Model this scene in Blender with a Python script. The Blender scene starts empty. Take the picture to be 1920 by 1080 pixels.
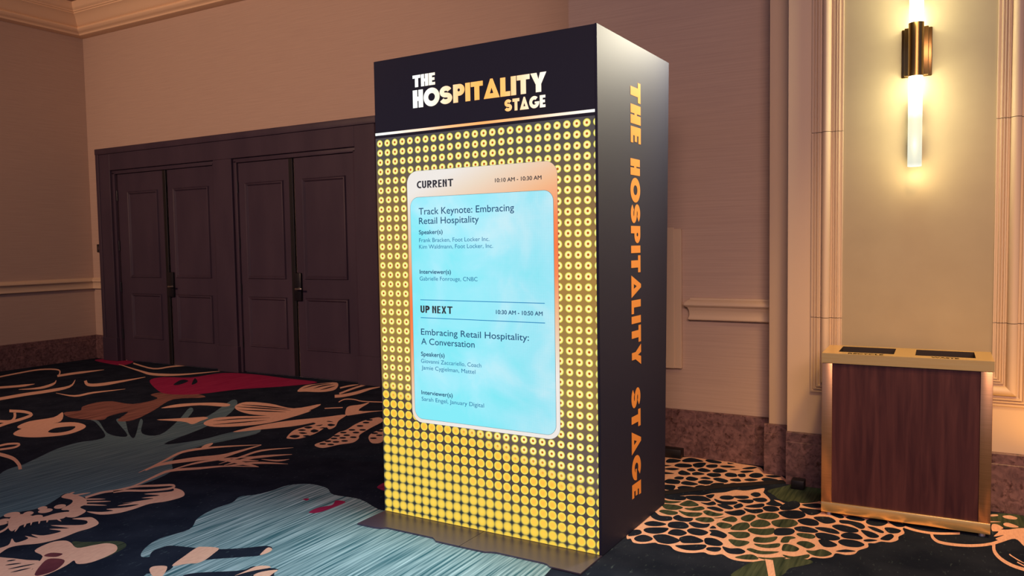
import bpy, bmesh, math, random
from math import pi, sin, cos, radians
from mathutils import Vector, Matrix
from mathutils.geometry import delaunay_2d_cdt

random.seed(7)
sc = bpy.context.scene
COL = sc.collection

def lin(r, g, b):
    def f(c):
        c /= 255.0
        return c / 12.92 if c <= 0.04045 else ((c + 0.055) / 1.055) ** 2.4
    return (f(r), f(g), f(b), 1.0)

# ------------------------------------------------------------------ camera
cam_d = bpy.data.cameras.new('camera')
cam_d.sensor_width = 36.0
cam_d.lens = 27.4609
cam_d.clip_start = 0.05
cam = bpy.data.objects.new('camera', cam_d)
COL.objects.link(cam)
R_ = Vector((0.86870779, 0.49507009, -0.01588652))
U_ = Vector((-0.0141566, 0.0568751, 0.99828093))
F_ = Vector((-0.49512258, 0.86698952, -0.05641636))
cam.matrix_world = Matrix(((R_.x, U_.x, -F_.x, 0.0), (R_.y, U_.y, -F_.y, 0.0), (R_.z, U_.z, -F_.z, 1.4623), (0, 0, 0, 1)))
sc.camera = cam

# ------------------------------------------------------------------ view, world
sc.view_settings.view_transform = 'Standard'
sc.view_settings.look = 'None'
sc.view_settings.gamma = 1.0
sc.view_settings.use_curve_mapping = False
sc.view_settings.exposure = 0.0

world = bpy.data.worlds.new('dim_hall')
sc.world = world
world.use_nodes = True
bg = world.node_tree.nodes['Background']
bg.inputs[0].default_value = (0.42, 0.48, 1.0, 1)
bg.inputs[1].default_value = 0.30

# ------------------------------------------------------------------ lamps: hall lights and added fill lamps
def area(name, loc, target, size, power, color, size_y=None, spread=180):
    d = bpy.data.lights.new(name, 'AREA')
    d.energy = power
    d.color = color
    d.shape = 'RECTANGLE' if size_y else 'DISK'
    d.size = size
    if size_y:
        d.size_y = size_y
    d.spread = radians(spread)
    o = bpy.data.objects.new(name, d)
    COL.objects.link(o)
    o.location = loc
    v = Vector(target) - Vector(loc)
    o.rotation_euler = v.to_track_quat('-Z', 'Y').to_euler()
    return o

def spot(name, loc, target, power, color, angle, blend=0.6, radius=0.08):
    d = bpy.data.lights.new(name, 'SPOT')
    d.energy = power
    d.color = color
    d.spot_size = radians(angle)
    d.spot_blend = blend
    d.shadow_soft_size = radius
    o = bpy.data.objects.new(name, d)
    COL.objects.link(o)
    o.location = loc
    v = Vector(target) - Vector(loc)
    o.rotation_euler = v.to_track_quat('-Z', 'Y').to_euler()
    return o

AMBER = (1.0, 0.50, 0.26)
spot('hall_wall_light', (-7.0, -2.0, 4.4), (-7.0, 6.4, 2.8), 1640, (1.0, 0.57, 0.34), 74, 0.9, 0.5)
spot('floor_fill_spot', (-2.8, 0.9, 4.5), (-2.9, 1.6, 0.0), 150, (0.95, 0.85, 0.92), 54, 1.0, 0.25)  # added fill that brightens the floor ahead of the screen
area('front_fill_light', (2.0, -3.2, 4.2), (-0.9, 5.0, 1.3), 4.0, 88, (1.0, 0.60, 0.48), 2.0, 80)  # added frontal fill for the right-hand walls and the bin
spot('amber_uplight', (0.60, 4.52, 0.22), (0.32, 4.80, 1.4), 13, (1.0, 0.47, 0.08), 120, 0.7, 0.06)
spot('amber_downlight', (1.1, 1.7, 4.3), (-0.2, 3.3, 0.0), 540, (1.0, 0.56, 0.16), 60, 1.0, 0.3)
spot('niche_fill_spot', (0.15, 2.7, 4.4), (-0.12, 4.8, 0.9), 320, (1.0, 0.60, 0.25), 34, 1.0, 0.15)  # added amber fill, lifts the lower wall panel and bin lid
spot('panel_sheen_spot', (-0.93, 4.5, 2.85), (-1.41, 3.6, 1.9), 185, (1.0, 0.91, 0.70), 90, 1.0, 0.10)  # unseen spot added to put the pale sheen on the side panel
# light thrown forward by the kiosk's LED wall, from the screen's own plane
led_glow = area('led_screen_glow', (-2.718 + 0.65, 3.312 - 0.014 - 0.012, 1.18), (-2.718 + 0.65 - 0.022 * 2, 1.312, 1.18), 1.24, 25, (0.66, 0.93, 1.0), 1.5)


# ------------------------------------------------------------------ helpers
def clean(bm):
    bmesh.ops.recalc_face_normals(bm, faces=bm.faces[:])

def finish(name, bm, mats, parent=None, smooth=None, recalc=True):
    if recalc:
        clean(bm)
    me = bpy.data.meshes.new(name)
    bm.to_mesh(me)
    bm.free()
    for m in (mats if isinstance(mats, (list, tuple)) else [mats]):
        me.materials.append(m)
    if smooth is not None:
        me.shade_smooth()
        me.set_sharp_from_angle(angle=radians(smooth))
    o = bpy.data.objects.new(name, me)
    COL.objects.link(o)
    if parent:
        o.parent = parent
    return o

def empty(name, loc=(0, 0, 0), rz=0.0):
    o = bpy.data.objects.new(name, None)
    o.empty_display_size = 0.1
    COL.objects.link(o)
    o.location = loc
    o.rotation_euler = (0, 0, rz)
    return o

def tag(o, label=None, cat=None, group=None, kind=None):
    if label: o['label'] = label
    if cat: o['category'] = cat
    if group: o['group'] = group
    if kind: o['kind'] = kind
    return o

def struct(o, label=None):
    o['kind'] = 'structure'
    if label: o['label'] = label
    return o

def add_box(bm, x0, x1, y0, y1, z0, z1, bevel=0.0, seg=2, mi=0):
    t = bmesh.new()
    vs = [t.verts.new(p) for p in ((x0, y0, z0), (x1, y0, z0), (x1, y1, z0), (x0, y1, z0), (x0, y0, z1), (x1, y0, z1), (x1, y1, z1), (x0, y1, z1))]
    for f in ((0, 3, 2, 1), (4, 5, 6, 7), (0, 1, 5, 4), (1, 2, 6, 5), (2, 3, 7, 6), (3, 0, 4, 7)):
        t.faces.new([vs[i] for i in f]).material_index = mi
    if bevel > 0:
        bmesh.ops.bevel(t, geom=t.edges[:], offset=bevel, segments=seg, affect='EDGES', profile=0.5)
        for f in t.faces: f.material_index = mi
    merge(bm, t)

def merge(bm, t, M=None):
    mp = {}
    for v in t.verts:
        mp[v] = bm.verts.new(M @ v.co if M else v.co)
    for f in t.faces:
        try:
            g = bm.faces.new([mp[v] for v in f.verts])
            g.material_index = f.material_index
            g.smooth = f.smooth
        except ValueError:
            pass
    t.free()

def extrude_profile(bm, prof, axis, a0, a1, sgn=1, mi=0):
    """profile points (p, z): p = distance out of the wall; axis 'x' -> wall facing -y at y0; axis 'y' -> wall facing +x"""
    def P(p, z, a):
        if axis[0] == 'x':
            return (a, axis[1] - p, z)
        return (axis[1] + p, a, z)
    A = [bm.verts.new(P(p, z, a0(p) if callable(a0) else a0)) for p, z in prof]
    B = [bm.verts.new(P(p, z, a1(p) if callable(a1) else a1)) for p, z in prof]
    n = len(prof)
    for i in range(n):
        j = (i + 1) % n
        bm.faces.new((A[i], A[j], B[j], B[i])).material_index = mi
    bm.faces.new(A[::-1]).material_index = mi
    bm.faces.new(B).material_index = mi

def cyl(bm, c, r0, r1, z0, z1, n=40, cap=True, mi=0):
    A = [bm.verts.new((c[0] + r0 * cos(2 * pi * i / n), c[1] + r0 * sin(2 * pi * i / n), z0)) for i in range(n)]
    B = [bm.verts.new((c[0] + r1 * cos(2 * pi * i / n), c[1] + r1 * sin(2 * pi * i / n), z1)) for i in range(n)]
    for i in range(n):
        j = (i + 1) % n
        bm.faces.new((A[i], A[j], B[j], B[i])).material_index = mi
    if cap:
        bm.faces.new(A[::-1]).material_index = mi
        bm.faces.new(B).material_index = mi

# ------------------------------------------------------------------ materials
def new_mat(name):
    m = bpy.data.materials.new(name)
    m.use_nodes = True
    nt = m.node_tree
    b = nt.nodes['Principled BSDF']
    return m, nt, b

def N(nt, t, **kw):
    n = nt.nodes.new(t)
    for k, v in kw.items():
        setattr(n, k, v)
    return n

def plain(name, col, rough=0.6, metal=0.0, spec=0.5, emit=None, es=0.0):
    m, nt, b = new_mat(name)
    b.inputs['Base Color'].default_value = col
    b.inputs['Roughness'].default_value = rough
    b.inputs['Metallic'].default_value = metal
    b.inputs['Specular IOR Level'].default_value = spec
    if emit:
        b.inputs['Emission Color'].default_value = emit
        b.inputs['Emission Strength'].default_value = es
    return m

def noisy(name, c0, c1, scale=(1, 1, 1), nscale=8.0, detail=4, rough=0.7, lo=0.35, hi=0.65, bump=0.0, spec=0.3, metal=0.0, extra=None, distort=0.0):
    m, nt, b = new_mat(name)
    tc = N(nt, 'ShaderNodeTexCoord')
    mp = N(nt, 'ShaderNodeMapping')
    mp.inputs['Scale'].default_value = scale
    nz = N(nt, 'ShaderNodeTexNoise')
    nz.inputs['Scale'].default_value = nscale
    nz.inputs['Detail'].default_value = detail
    nz.inputs['Distortion'].default_value = distort
    rp = N(nt, 'ShaderNodeValToRGB')
    rp.color_ramp.elements[0].position = lo
    rp.color_ramp.elements[0].color = c0
    rp.color_ramp.elements[1].position = hi
    rp.color_ramp.elements[1].color = c1
    nt.links.new(tc.outputs['Object'], mp.inputs['Vector'])
    nt.links.new(mp.outputs['Vector'], nz.inputs['Vector'])
    nt.links.new(nz.outputs['Fac'], rp.inputs['Fac'])
    out = rp.outputs['Color']
    if extra:
        c2, sc2, ns2, lo2, hi2 = extra
        mp2 = N(nt, 'ShaderNodeMapping')
        mp2.inputs['Scale'].default_value = sc2
        n2 = N(nt, 'ShaderNodeTexNoise')
        n2.inputs['Scale'].default_value = ns2
        n2.inputs['Detail'].default_value = 5
        n2.inputs['Roughness'].default_value = 0.7
        mr = N(nt, 'ShaderNodeMapRange')
        mr.inputs['From Min'].default_value = lo2
        mr.inputs['From Max'].default_value = hi2
        mx = N(nt, 'ShaderNodeMix', data_type='RGBA')
        nt.links.new(tc.outputs['Object'], mp2.inputs['Vector'])
        nt.links.new(mp2.outputs['Vector'], n2.inputs['Vector'])
        nt.links.new(n2.outputs['Fac'], mr.inputs['Value'])
        nt.links.new(mr.outputs['Result'], mx.inputs['Factor'])
        nt.links.new(out, mx.inputs['A'])
        mx.inputs['B'].default_value = c2
        out = mx.outputs['Result']
    nt.links.new(out, b.inputs['Base Color'])
    b.inputs['Roughness'].default_value = rough
    b.inputs['Specular IOR Level'].default_value = spec
    b.inputs['Metallic'].default_value = metal
    if bump:
        bp = N(nt, 'ShaderNodeBump')
        bp.inputs['Strength'].default_value = bump
        bp.inputs['Distance'].default_value = 0.004
        nt.links.new(nz.outputs['Fac'], bp.inputs['Height'])
        nt.links.new(bp.outputs['Normal'], b.inputs['Normal'])
    return m

M = {}
M['wallpaper'] = noisy('grasscloth_wallpaper', lin(184, 162, 147), lin(194, 172, 155), scale=(1.2, 1.2, 60), nscale=2.2, detail=5, rough=0.8, bump=0.12, lo=0.3, hi=0.7)
M['ceiling'] = plain('ceiling_paint', lin(170, 140, 125), 0.9)
M['trim'] = plain('cream_trim_paint', lin(212, 190, 162), 0.5)
M['niche'] = noisy('niche_plaster', lin(164, 152, 126), lin(174, 162, 134), nscale=3, rough=0.55, lo=0.3, hi=0.7)
M['crown'] = plain('crown_paint', lin(236, 206, 170), 0.6)
M['door'] = noisy('brown_door_paint', lin(60, 50, 66), lin(68, 57, 72), scale=(1, 1, .3), nscale=4, rough=0.5)
M['marble'] = noisy('brown_marble', lin(84, 64, 68), lin(140, 108, 108), nscale=20, detail=8, rough=0.35, lo=0.3, hi=0.72, distort=1.2, spec=0.5,
                    extra=(lin(60, 36, 34), (1, 1, 1), 34, 0.52, 0.68))
M['black'] = plain('black_satin', (0.006, 0.006, 0.008, 1), 0.45)
M['black_metal'] = plain('black_hardware', (0.008, 0.008, 0.012, 1), 0.35, spec=0.5)
M['steel'] = plain('satin_steel', (0.5, 0.48, 0.45, 1), 0.3, metal=1.0)
M['side'] = plain('navy_satin_laminate', lin(4, 12, 46), 0.64, spec=0.6)
M['side'].node_tree.nodes['Principled BSDF'].inputs['IOR'].default_value = 1.55
M['orange_vinyl'] = plain('orange_vinyl', lin(255, 166, 74), 0.5)
M['plate'] = plain('bronze_steel_plate', lin(104, 98, 124), 0.34, metal=0.6)
M['brass'] = noisy('brushed_brass', lin(216, 168, 118), lin(232, 186, 136), scale=(1, 1, 60), nscale=6, rough=0.30, metal=0.88, lo=.3, hi=.7)
M['brass_lit'] = noisy('brushed_brass_lit', lin(250, 216, 138), lin(255, 228, 156), scale=(1, 60, 60), nscale=6, rough=0.30, metal=0.80, lo=.3, hi=.7)  # lighter copy of the brass, reflected light put into its colour
M['bronze'] = plain('dark_brass', lin(146, 116, 68), 0.28, metal=1.0)
M['wood'] = noisy('dark_walnut_laminate', lin(54, 27, 34), lin(82, 48, 50), scale=(14, 14, 1.1), nscale=2.4, detail=7, rough=0.5, lo=0.32, hi=0.75, distort=0.6)
M['bin_dark'] = plain('bin_liner_dark', lin(40, 30, 26), 0.6)
M['ink'] = plain('black_print', (0.01, 0.008, 0.006, 1), 0.6)

# carpet yarns: brush strokes run along the room's depth
M['navy'] = noisy('carpet_navy', lin(26, 34, 50), lin(38, 46, 62), nscale=5, detail=6, rough=0.95, spec=0.05,
                  extra=(lin(84, 104, 112), (16, 6, 1), 3.2, 0.60, 0.76))
M['teal'] = noisy('carpet_teal_brush', lin(50, 102, 116), lin(190, 222, 232), scale=(34, 0.9, 1), nscale=2.2, detail=8, rough=0.95, spec=0.05, lo=0.34, hi=0.74)
M['slate'] = noisy('carpet_slate_brush', lin(76, 106, 122), lin(122, 154, 166), scale=(24, 1.0, 1), nscale=2.2, detail=8, rough=0.95, spec=0.05, lo=0.3, hi=0.74)
M['moss'] = noisy('carpet_moss_brush', lin(42, 56, 48), lin(86, 98, 78), scale=(26, 1.6, 1), nscale=2.2, detail=6, rough=0.95, spec=0.05, lo=0.3, hi=0.72)
M['beige'] = noisy('carpet_blush_yarn', lin(232, 184, 162), lin(244, 200, 176), scale=(40, 8, 1), nscale=3, detail=4, rough=0.95, spec=0.05)
M['rosewash'] = noisy('carpet_rose_brush', lin(110, 76, 74), lin(168, 118, 108), scale=(22, 1.2, 1), nscale=2.2, detail=6, rough=0.95, spec=0.05)
M['red'] = noisy('carpet_red_yarn', lin(146, 34, 80), lin(172, 54, 98), scale=(18, 1.2, 1), nscale=2.4, rough=0.95, spec=0.05)
M['maroon'] = noisy('carpet_maroon_yarn', lin(96, 50, 62), lin(120, 66, 74), nscale=6, rough=0.95, spec=0.05)

# ---- small maths graph builder
class G:
    def __init__(s, nt): s.nt = nt
    def _in(s, sock, v):
        if isinstance(v, (int, float)): sock.default_value = v
        else: s.nt.links.new(v, sock)
    def m(s, op, a, b=0.0, c=None, clamp=False):
        n = s.nt.nodes.new('ShaderNodeMath'); n.operation = op; n.use_clamp = clamp
        s._in(n.inputs[0], a); s._in(n.inputs[1], b)
        if c is not None: s._in(n.inputs[2], c)
        return n.outputs[0]
    def step(s, v, a, b):
        n = s.nt.nodes.new('ShaderNodeMapRange'); n.interpolation_type = 'SMOOTHSTEP'
        s._in(n.inputs['Value'], v); s._in(n.inputs['From Min'], a); s._in(n.inputs['From Max'], b)
        return n.outputs['Result']
    def mix(s, f, a, b):
        n = s.nt.nodes.new('ShaderNodeMix'); n.data_type = 'RGBA'
        s._in(n.inputs['Factor'], f)
        for nm, v in (('A', a), ('B', b)):
            if isinstance(v, tuple): n.inputs[nm].default_value = v
            else: s.nt.links.new(v, n.inputs[nm])
        return n.outputs['Result']
    def ramp(s, f, els):
        n = s.nt.nodes.new('ShaderNodeValToRGB')
        cr = n.color_ramp
        while len(cr.elements) < len(els): cr.elements.new(0.5)
        for e, (p, c) in zip(cr.elements, els): e.position = p; e.color = c
        s._in(n.inputs['Fac'], f)
        return n.outputs['Color']

def led(name, build, strength=1.0, rough=0.5):
    """an LED wall: black face, coloured light emitted per pixel; object coords x (along), z (up)"""
    m, nt, b = new_mat(name)
    b.inputs['Base Color'].default_value = (0.008, 0.008, 0.009, 1)
    b.inputs['Roughness'].default_value = rough
    tc = N(nt, 'ShaderNodeTexCoord')
    sp = N(nt, 'ShaderNodeSeparateXYZ')
    nt.links.new(tc.outputs['Object'], sp.inputs[0])
    g = G(nt)
    col = build(g, sp.outputs['X'], sp.outputs['Z'], tc.outputs['Object'])
    if isinstance(col, tuple): b.inputs['Emission Color'].default_value = col
    else: nt.links.new(col, b.inputs['Emission Color'])
    b.inputs['Emission Strength'].default_value = strength
    return m

PX = 0.0508
PZ = 0.0500
def dots(g, x, z, vec):
    cx = g.m('DIVIDE', g.m('SUBTRACT', x, 0.028), PX)
    cz = g.m('DIVIDE', g.m('SUBTRACT', z, 2.007), PZ)
    fx = g.m('SUBTRACT', g.m('FRACT', g.m('ADD', cx, 100.5)), 0.5)
    fz = g.m('SUBTRACT', g.m('FRACT', g.m('ADD', cz, 100.5)), 0.5)
    d = g.m('SQRT', g.m('ADD', g.m('MULTIPLY', fx, fx), g.m('MULTIPLY', fz, fz)))
    # position relative to the slanted line where the rings swell into discs
    s = g.m('SUBTRACT', z, g.m('SUBTRACT', 0.68, g.m('MULTIPLY', x, 0.33)))
    # ring mode
    bgA = g.ramp(g.m('DIVIDE', z, 2.05), [(0.25, lin(104, 88, 78)), (0.36, lin(150, 122, 72)), (0.62, lin(168, 128, 62)), (0.80, lin(138, 108, 66)), (0.93, lin(92, 84, 74)), (1.0, lin(78, 74, 74))])
    ring = g.ramp(d, [(0.07, lin(168, 52, 12)), (0.12, lin(236, 176, 60)), (0.17, lin(255, 250, 180)), (0.28, lin(252, 246, 150)), (0.335, lin(236, 230, 84)), (0.40, lin(200, 180, 70))])
    A = g.mix(g.step(d, 0.35, 0.40), ring, bgA)
    # disc mode
    bgB = lin(74, 62, 58)
    disc = g.ramp(d, [(0.0, lin(255, 186, 66)), (0.2, lin(255, 196, 66)), (0.33, lin(255, 212, 72)), (0.40, lin(242, 226, 92)), (0.5, lin(196, 182, 84))])
    B = g.mix(g.step(d, 0.42, 0.47), disc, bgB)
    # merging mode
    mer = g.ramp(d, [(0.0, lin(255, 216, 92)), (0.25, lin(255, 212, 74)), (0.38, lin(236, 202, 78)), (0.47, lin(184, 164, 76)), (0.54, lin(84, 84, 62)), (0.62, lin(36, 44, 46))])
    AB = g.mix(g.step(s, -0.04, 0.12), B, A)
    return g.mix(g.step(s, -0.12, -0.38), AB, mer)

M['led_dots'] = led('led_dot_pattern', dots, 1.0, 0.4)
M['led_header'] = led('led_dark_header', lambda g, x, z, v: lin(24, 18, 24), 1.0, 0.34)

def header_letters(g, x, z, v):
    t = g.m('ABSOLUTE', g.m('SUBTRACT', x, 0.70))
    return g.ramp(g.m('DIVIDE', t, 0.45), [(0.0, lin(255, 176, 88)), (0.25, lin(255, 186, 104)), (0.55, lin(255, 226, 190)), (0.8, lin(255, 248, 236)), (1.0, lin(246, 255, 250))])
M['led_letters'] = led('led_header_letters', header_letters, 1.25)
def light_bar(g, x, z, v):
    t = g.m('ABSOLUTE', g.m('SUBTRACT', x, 0.68))
    return g.ramp(g.m('DIVIDE', t, 0.68), [(0.0, lin(255, 172, 100)), (0.3, lin(255, 186, 128)), (0.6, lin(255, 226, 200)), (1.0, lin(240, 252, 248))])
M['led_bar'] = led('led_light_bar', light_bar, 1.2)

def card_border(g, x, z, v):
    c = g.m('ADD', 1.02, g.m('MULTIPLY', x, 0.40))
    t = g.m('DIVIDE', g.m('ABSOLUTE', g.m('SUBTRACT', z, c)), 0.62)
    return g.ramp(t, [(0.0, lin(250, 124, 66)), (0.22, lin(250, 138, 84)), (0.5, lin(244, 186, 140)), (0.8, lin(238, 218, 196)), (1.0, lin(240, 234, 228))])
M['led_card'] = led('led_card_gradient', card_border, 1.0)

def card_blue(g, x, z, vec):
    nt = g.nt
    nz = nt.nodes.new('ShaderNodeTexNoise'); nz.inputs['Scale'].default_value = 3.4; nz.inputs['Detail'].default_value = 5; nz.inputs['Distortion'].default_value = 0.5
    nt.links.new(vec, nz.inputs['Vector'])
    base = g.m('ADD', g.m('MULTIPLY', g.m('SUBTRACT', x, 0.2), 0.35), g.m('MULTIPLY', g.m('SUBTRACT', z, 0.75), 0.22))
    f = g.m('ADD', base, g.m('MULTIPLY', g.m('SUBTRACT', nz.outputs['Fac'], 0.5), 1.5))
    col = g.ramp(f, [(0.0, lin(134, 236, 248)), (0.3, lin(164, 238, 252)), (0.6, lin(200, 242, 252)), (0.9, lin(218, 244, 250))])
    # the LED pixel raster shows on the right-hand cabinet
    px = g.m('ABSOLUTE', g.m('SINE', g.m('MULTIPLY', x, pi / 0.0068)))
    pz = g.m('ABSOLUTE', g.m('SINE', g.m('MULTIPLY', z, pi / 0.0068)))
    r = g.m('MULTIPLY', g.step(g.m('MULTIPLY', px, pz), 0.62, 0.2), g.step(x, 0.55, 1.0))
    return g.mix(g.m('MULTIPLY', r, 0.30), col, lin(128, 190, 206))
M['led_blue'] = led('led_card_blue', card_blue, 1.0)
M['txt_dark'] = led('led_text_charcoal', lambda g, x, z, v: lin(46, 46, 52), 1.0)
M['txt_grey'] = led('led_outline_grey', lambda g, x, z, v: lin(84, 96, 104), 1.0)
M['txt_navy'] = led('led_text_navy', lambda g, x, z, v: lin(28, 76, 118), 1.0)
M['txt_blue'] = led('led_text_blue', lambda g, x, z, v: lin(22, 104, 156), 1.0)
M['txt_line'] = led('led_rule_blue', lambda g, x, z, v: lin(16, 128, 186), 1.0)
M['seam'] = led('led_cabinet_seam', lambda g, x, z, v: lin(150, 190, 200), 1.0)

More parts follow.
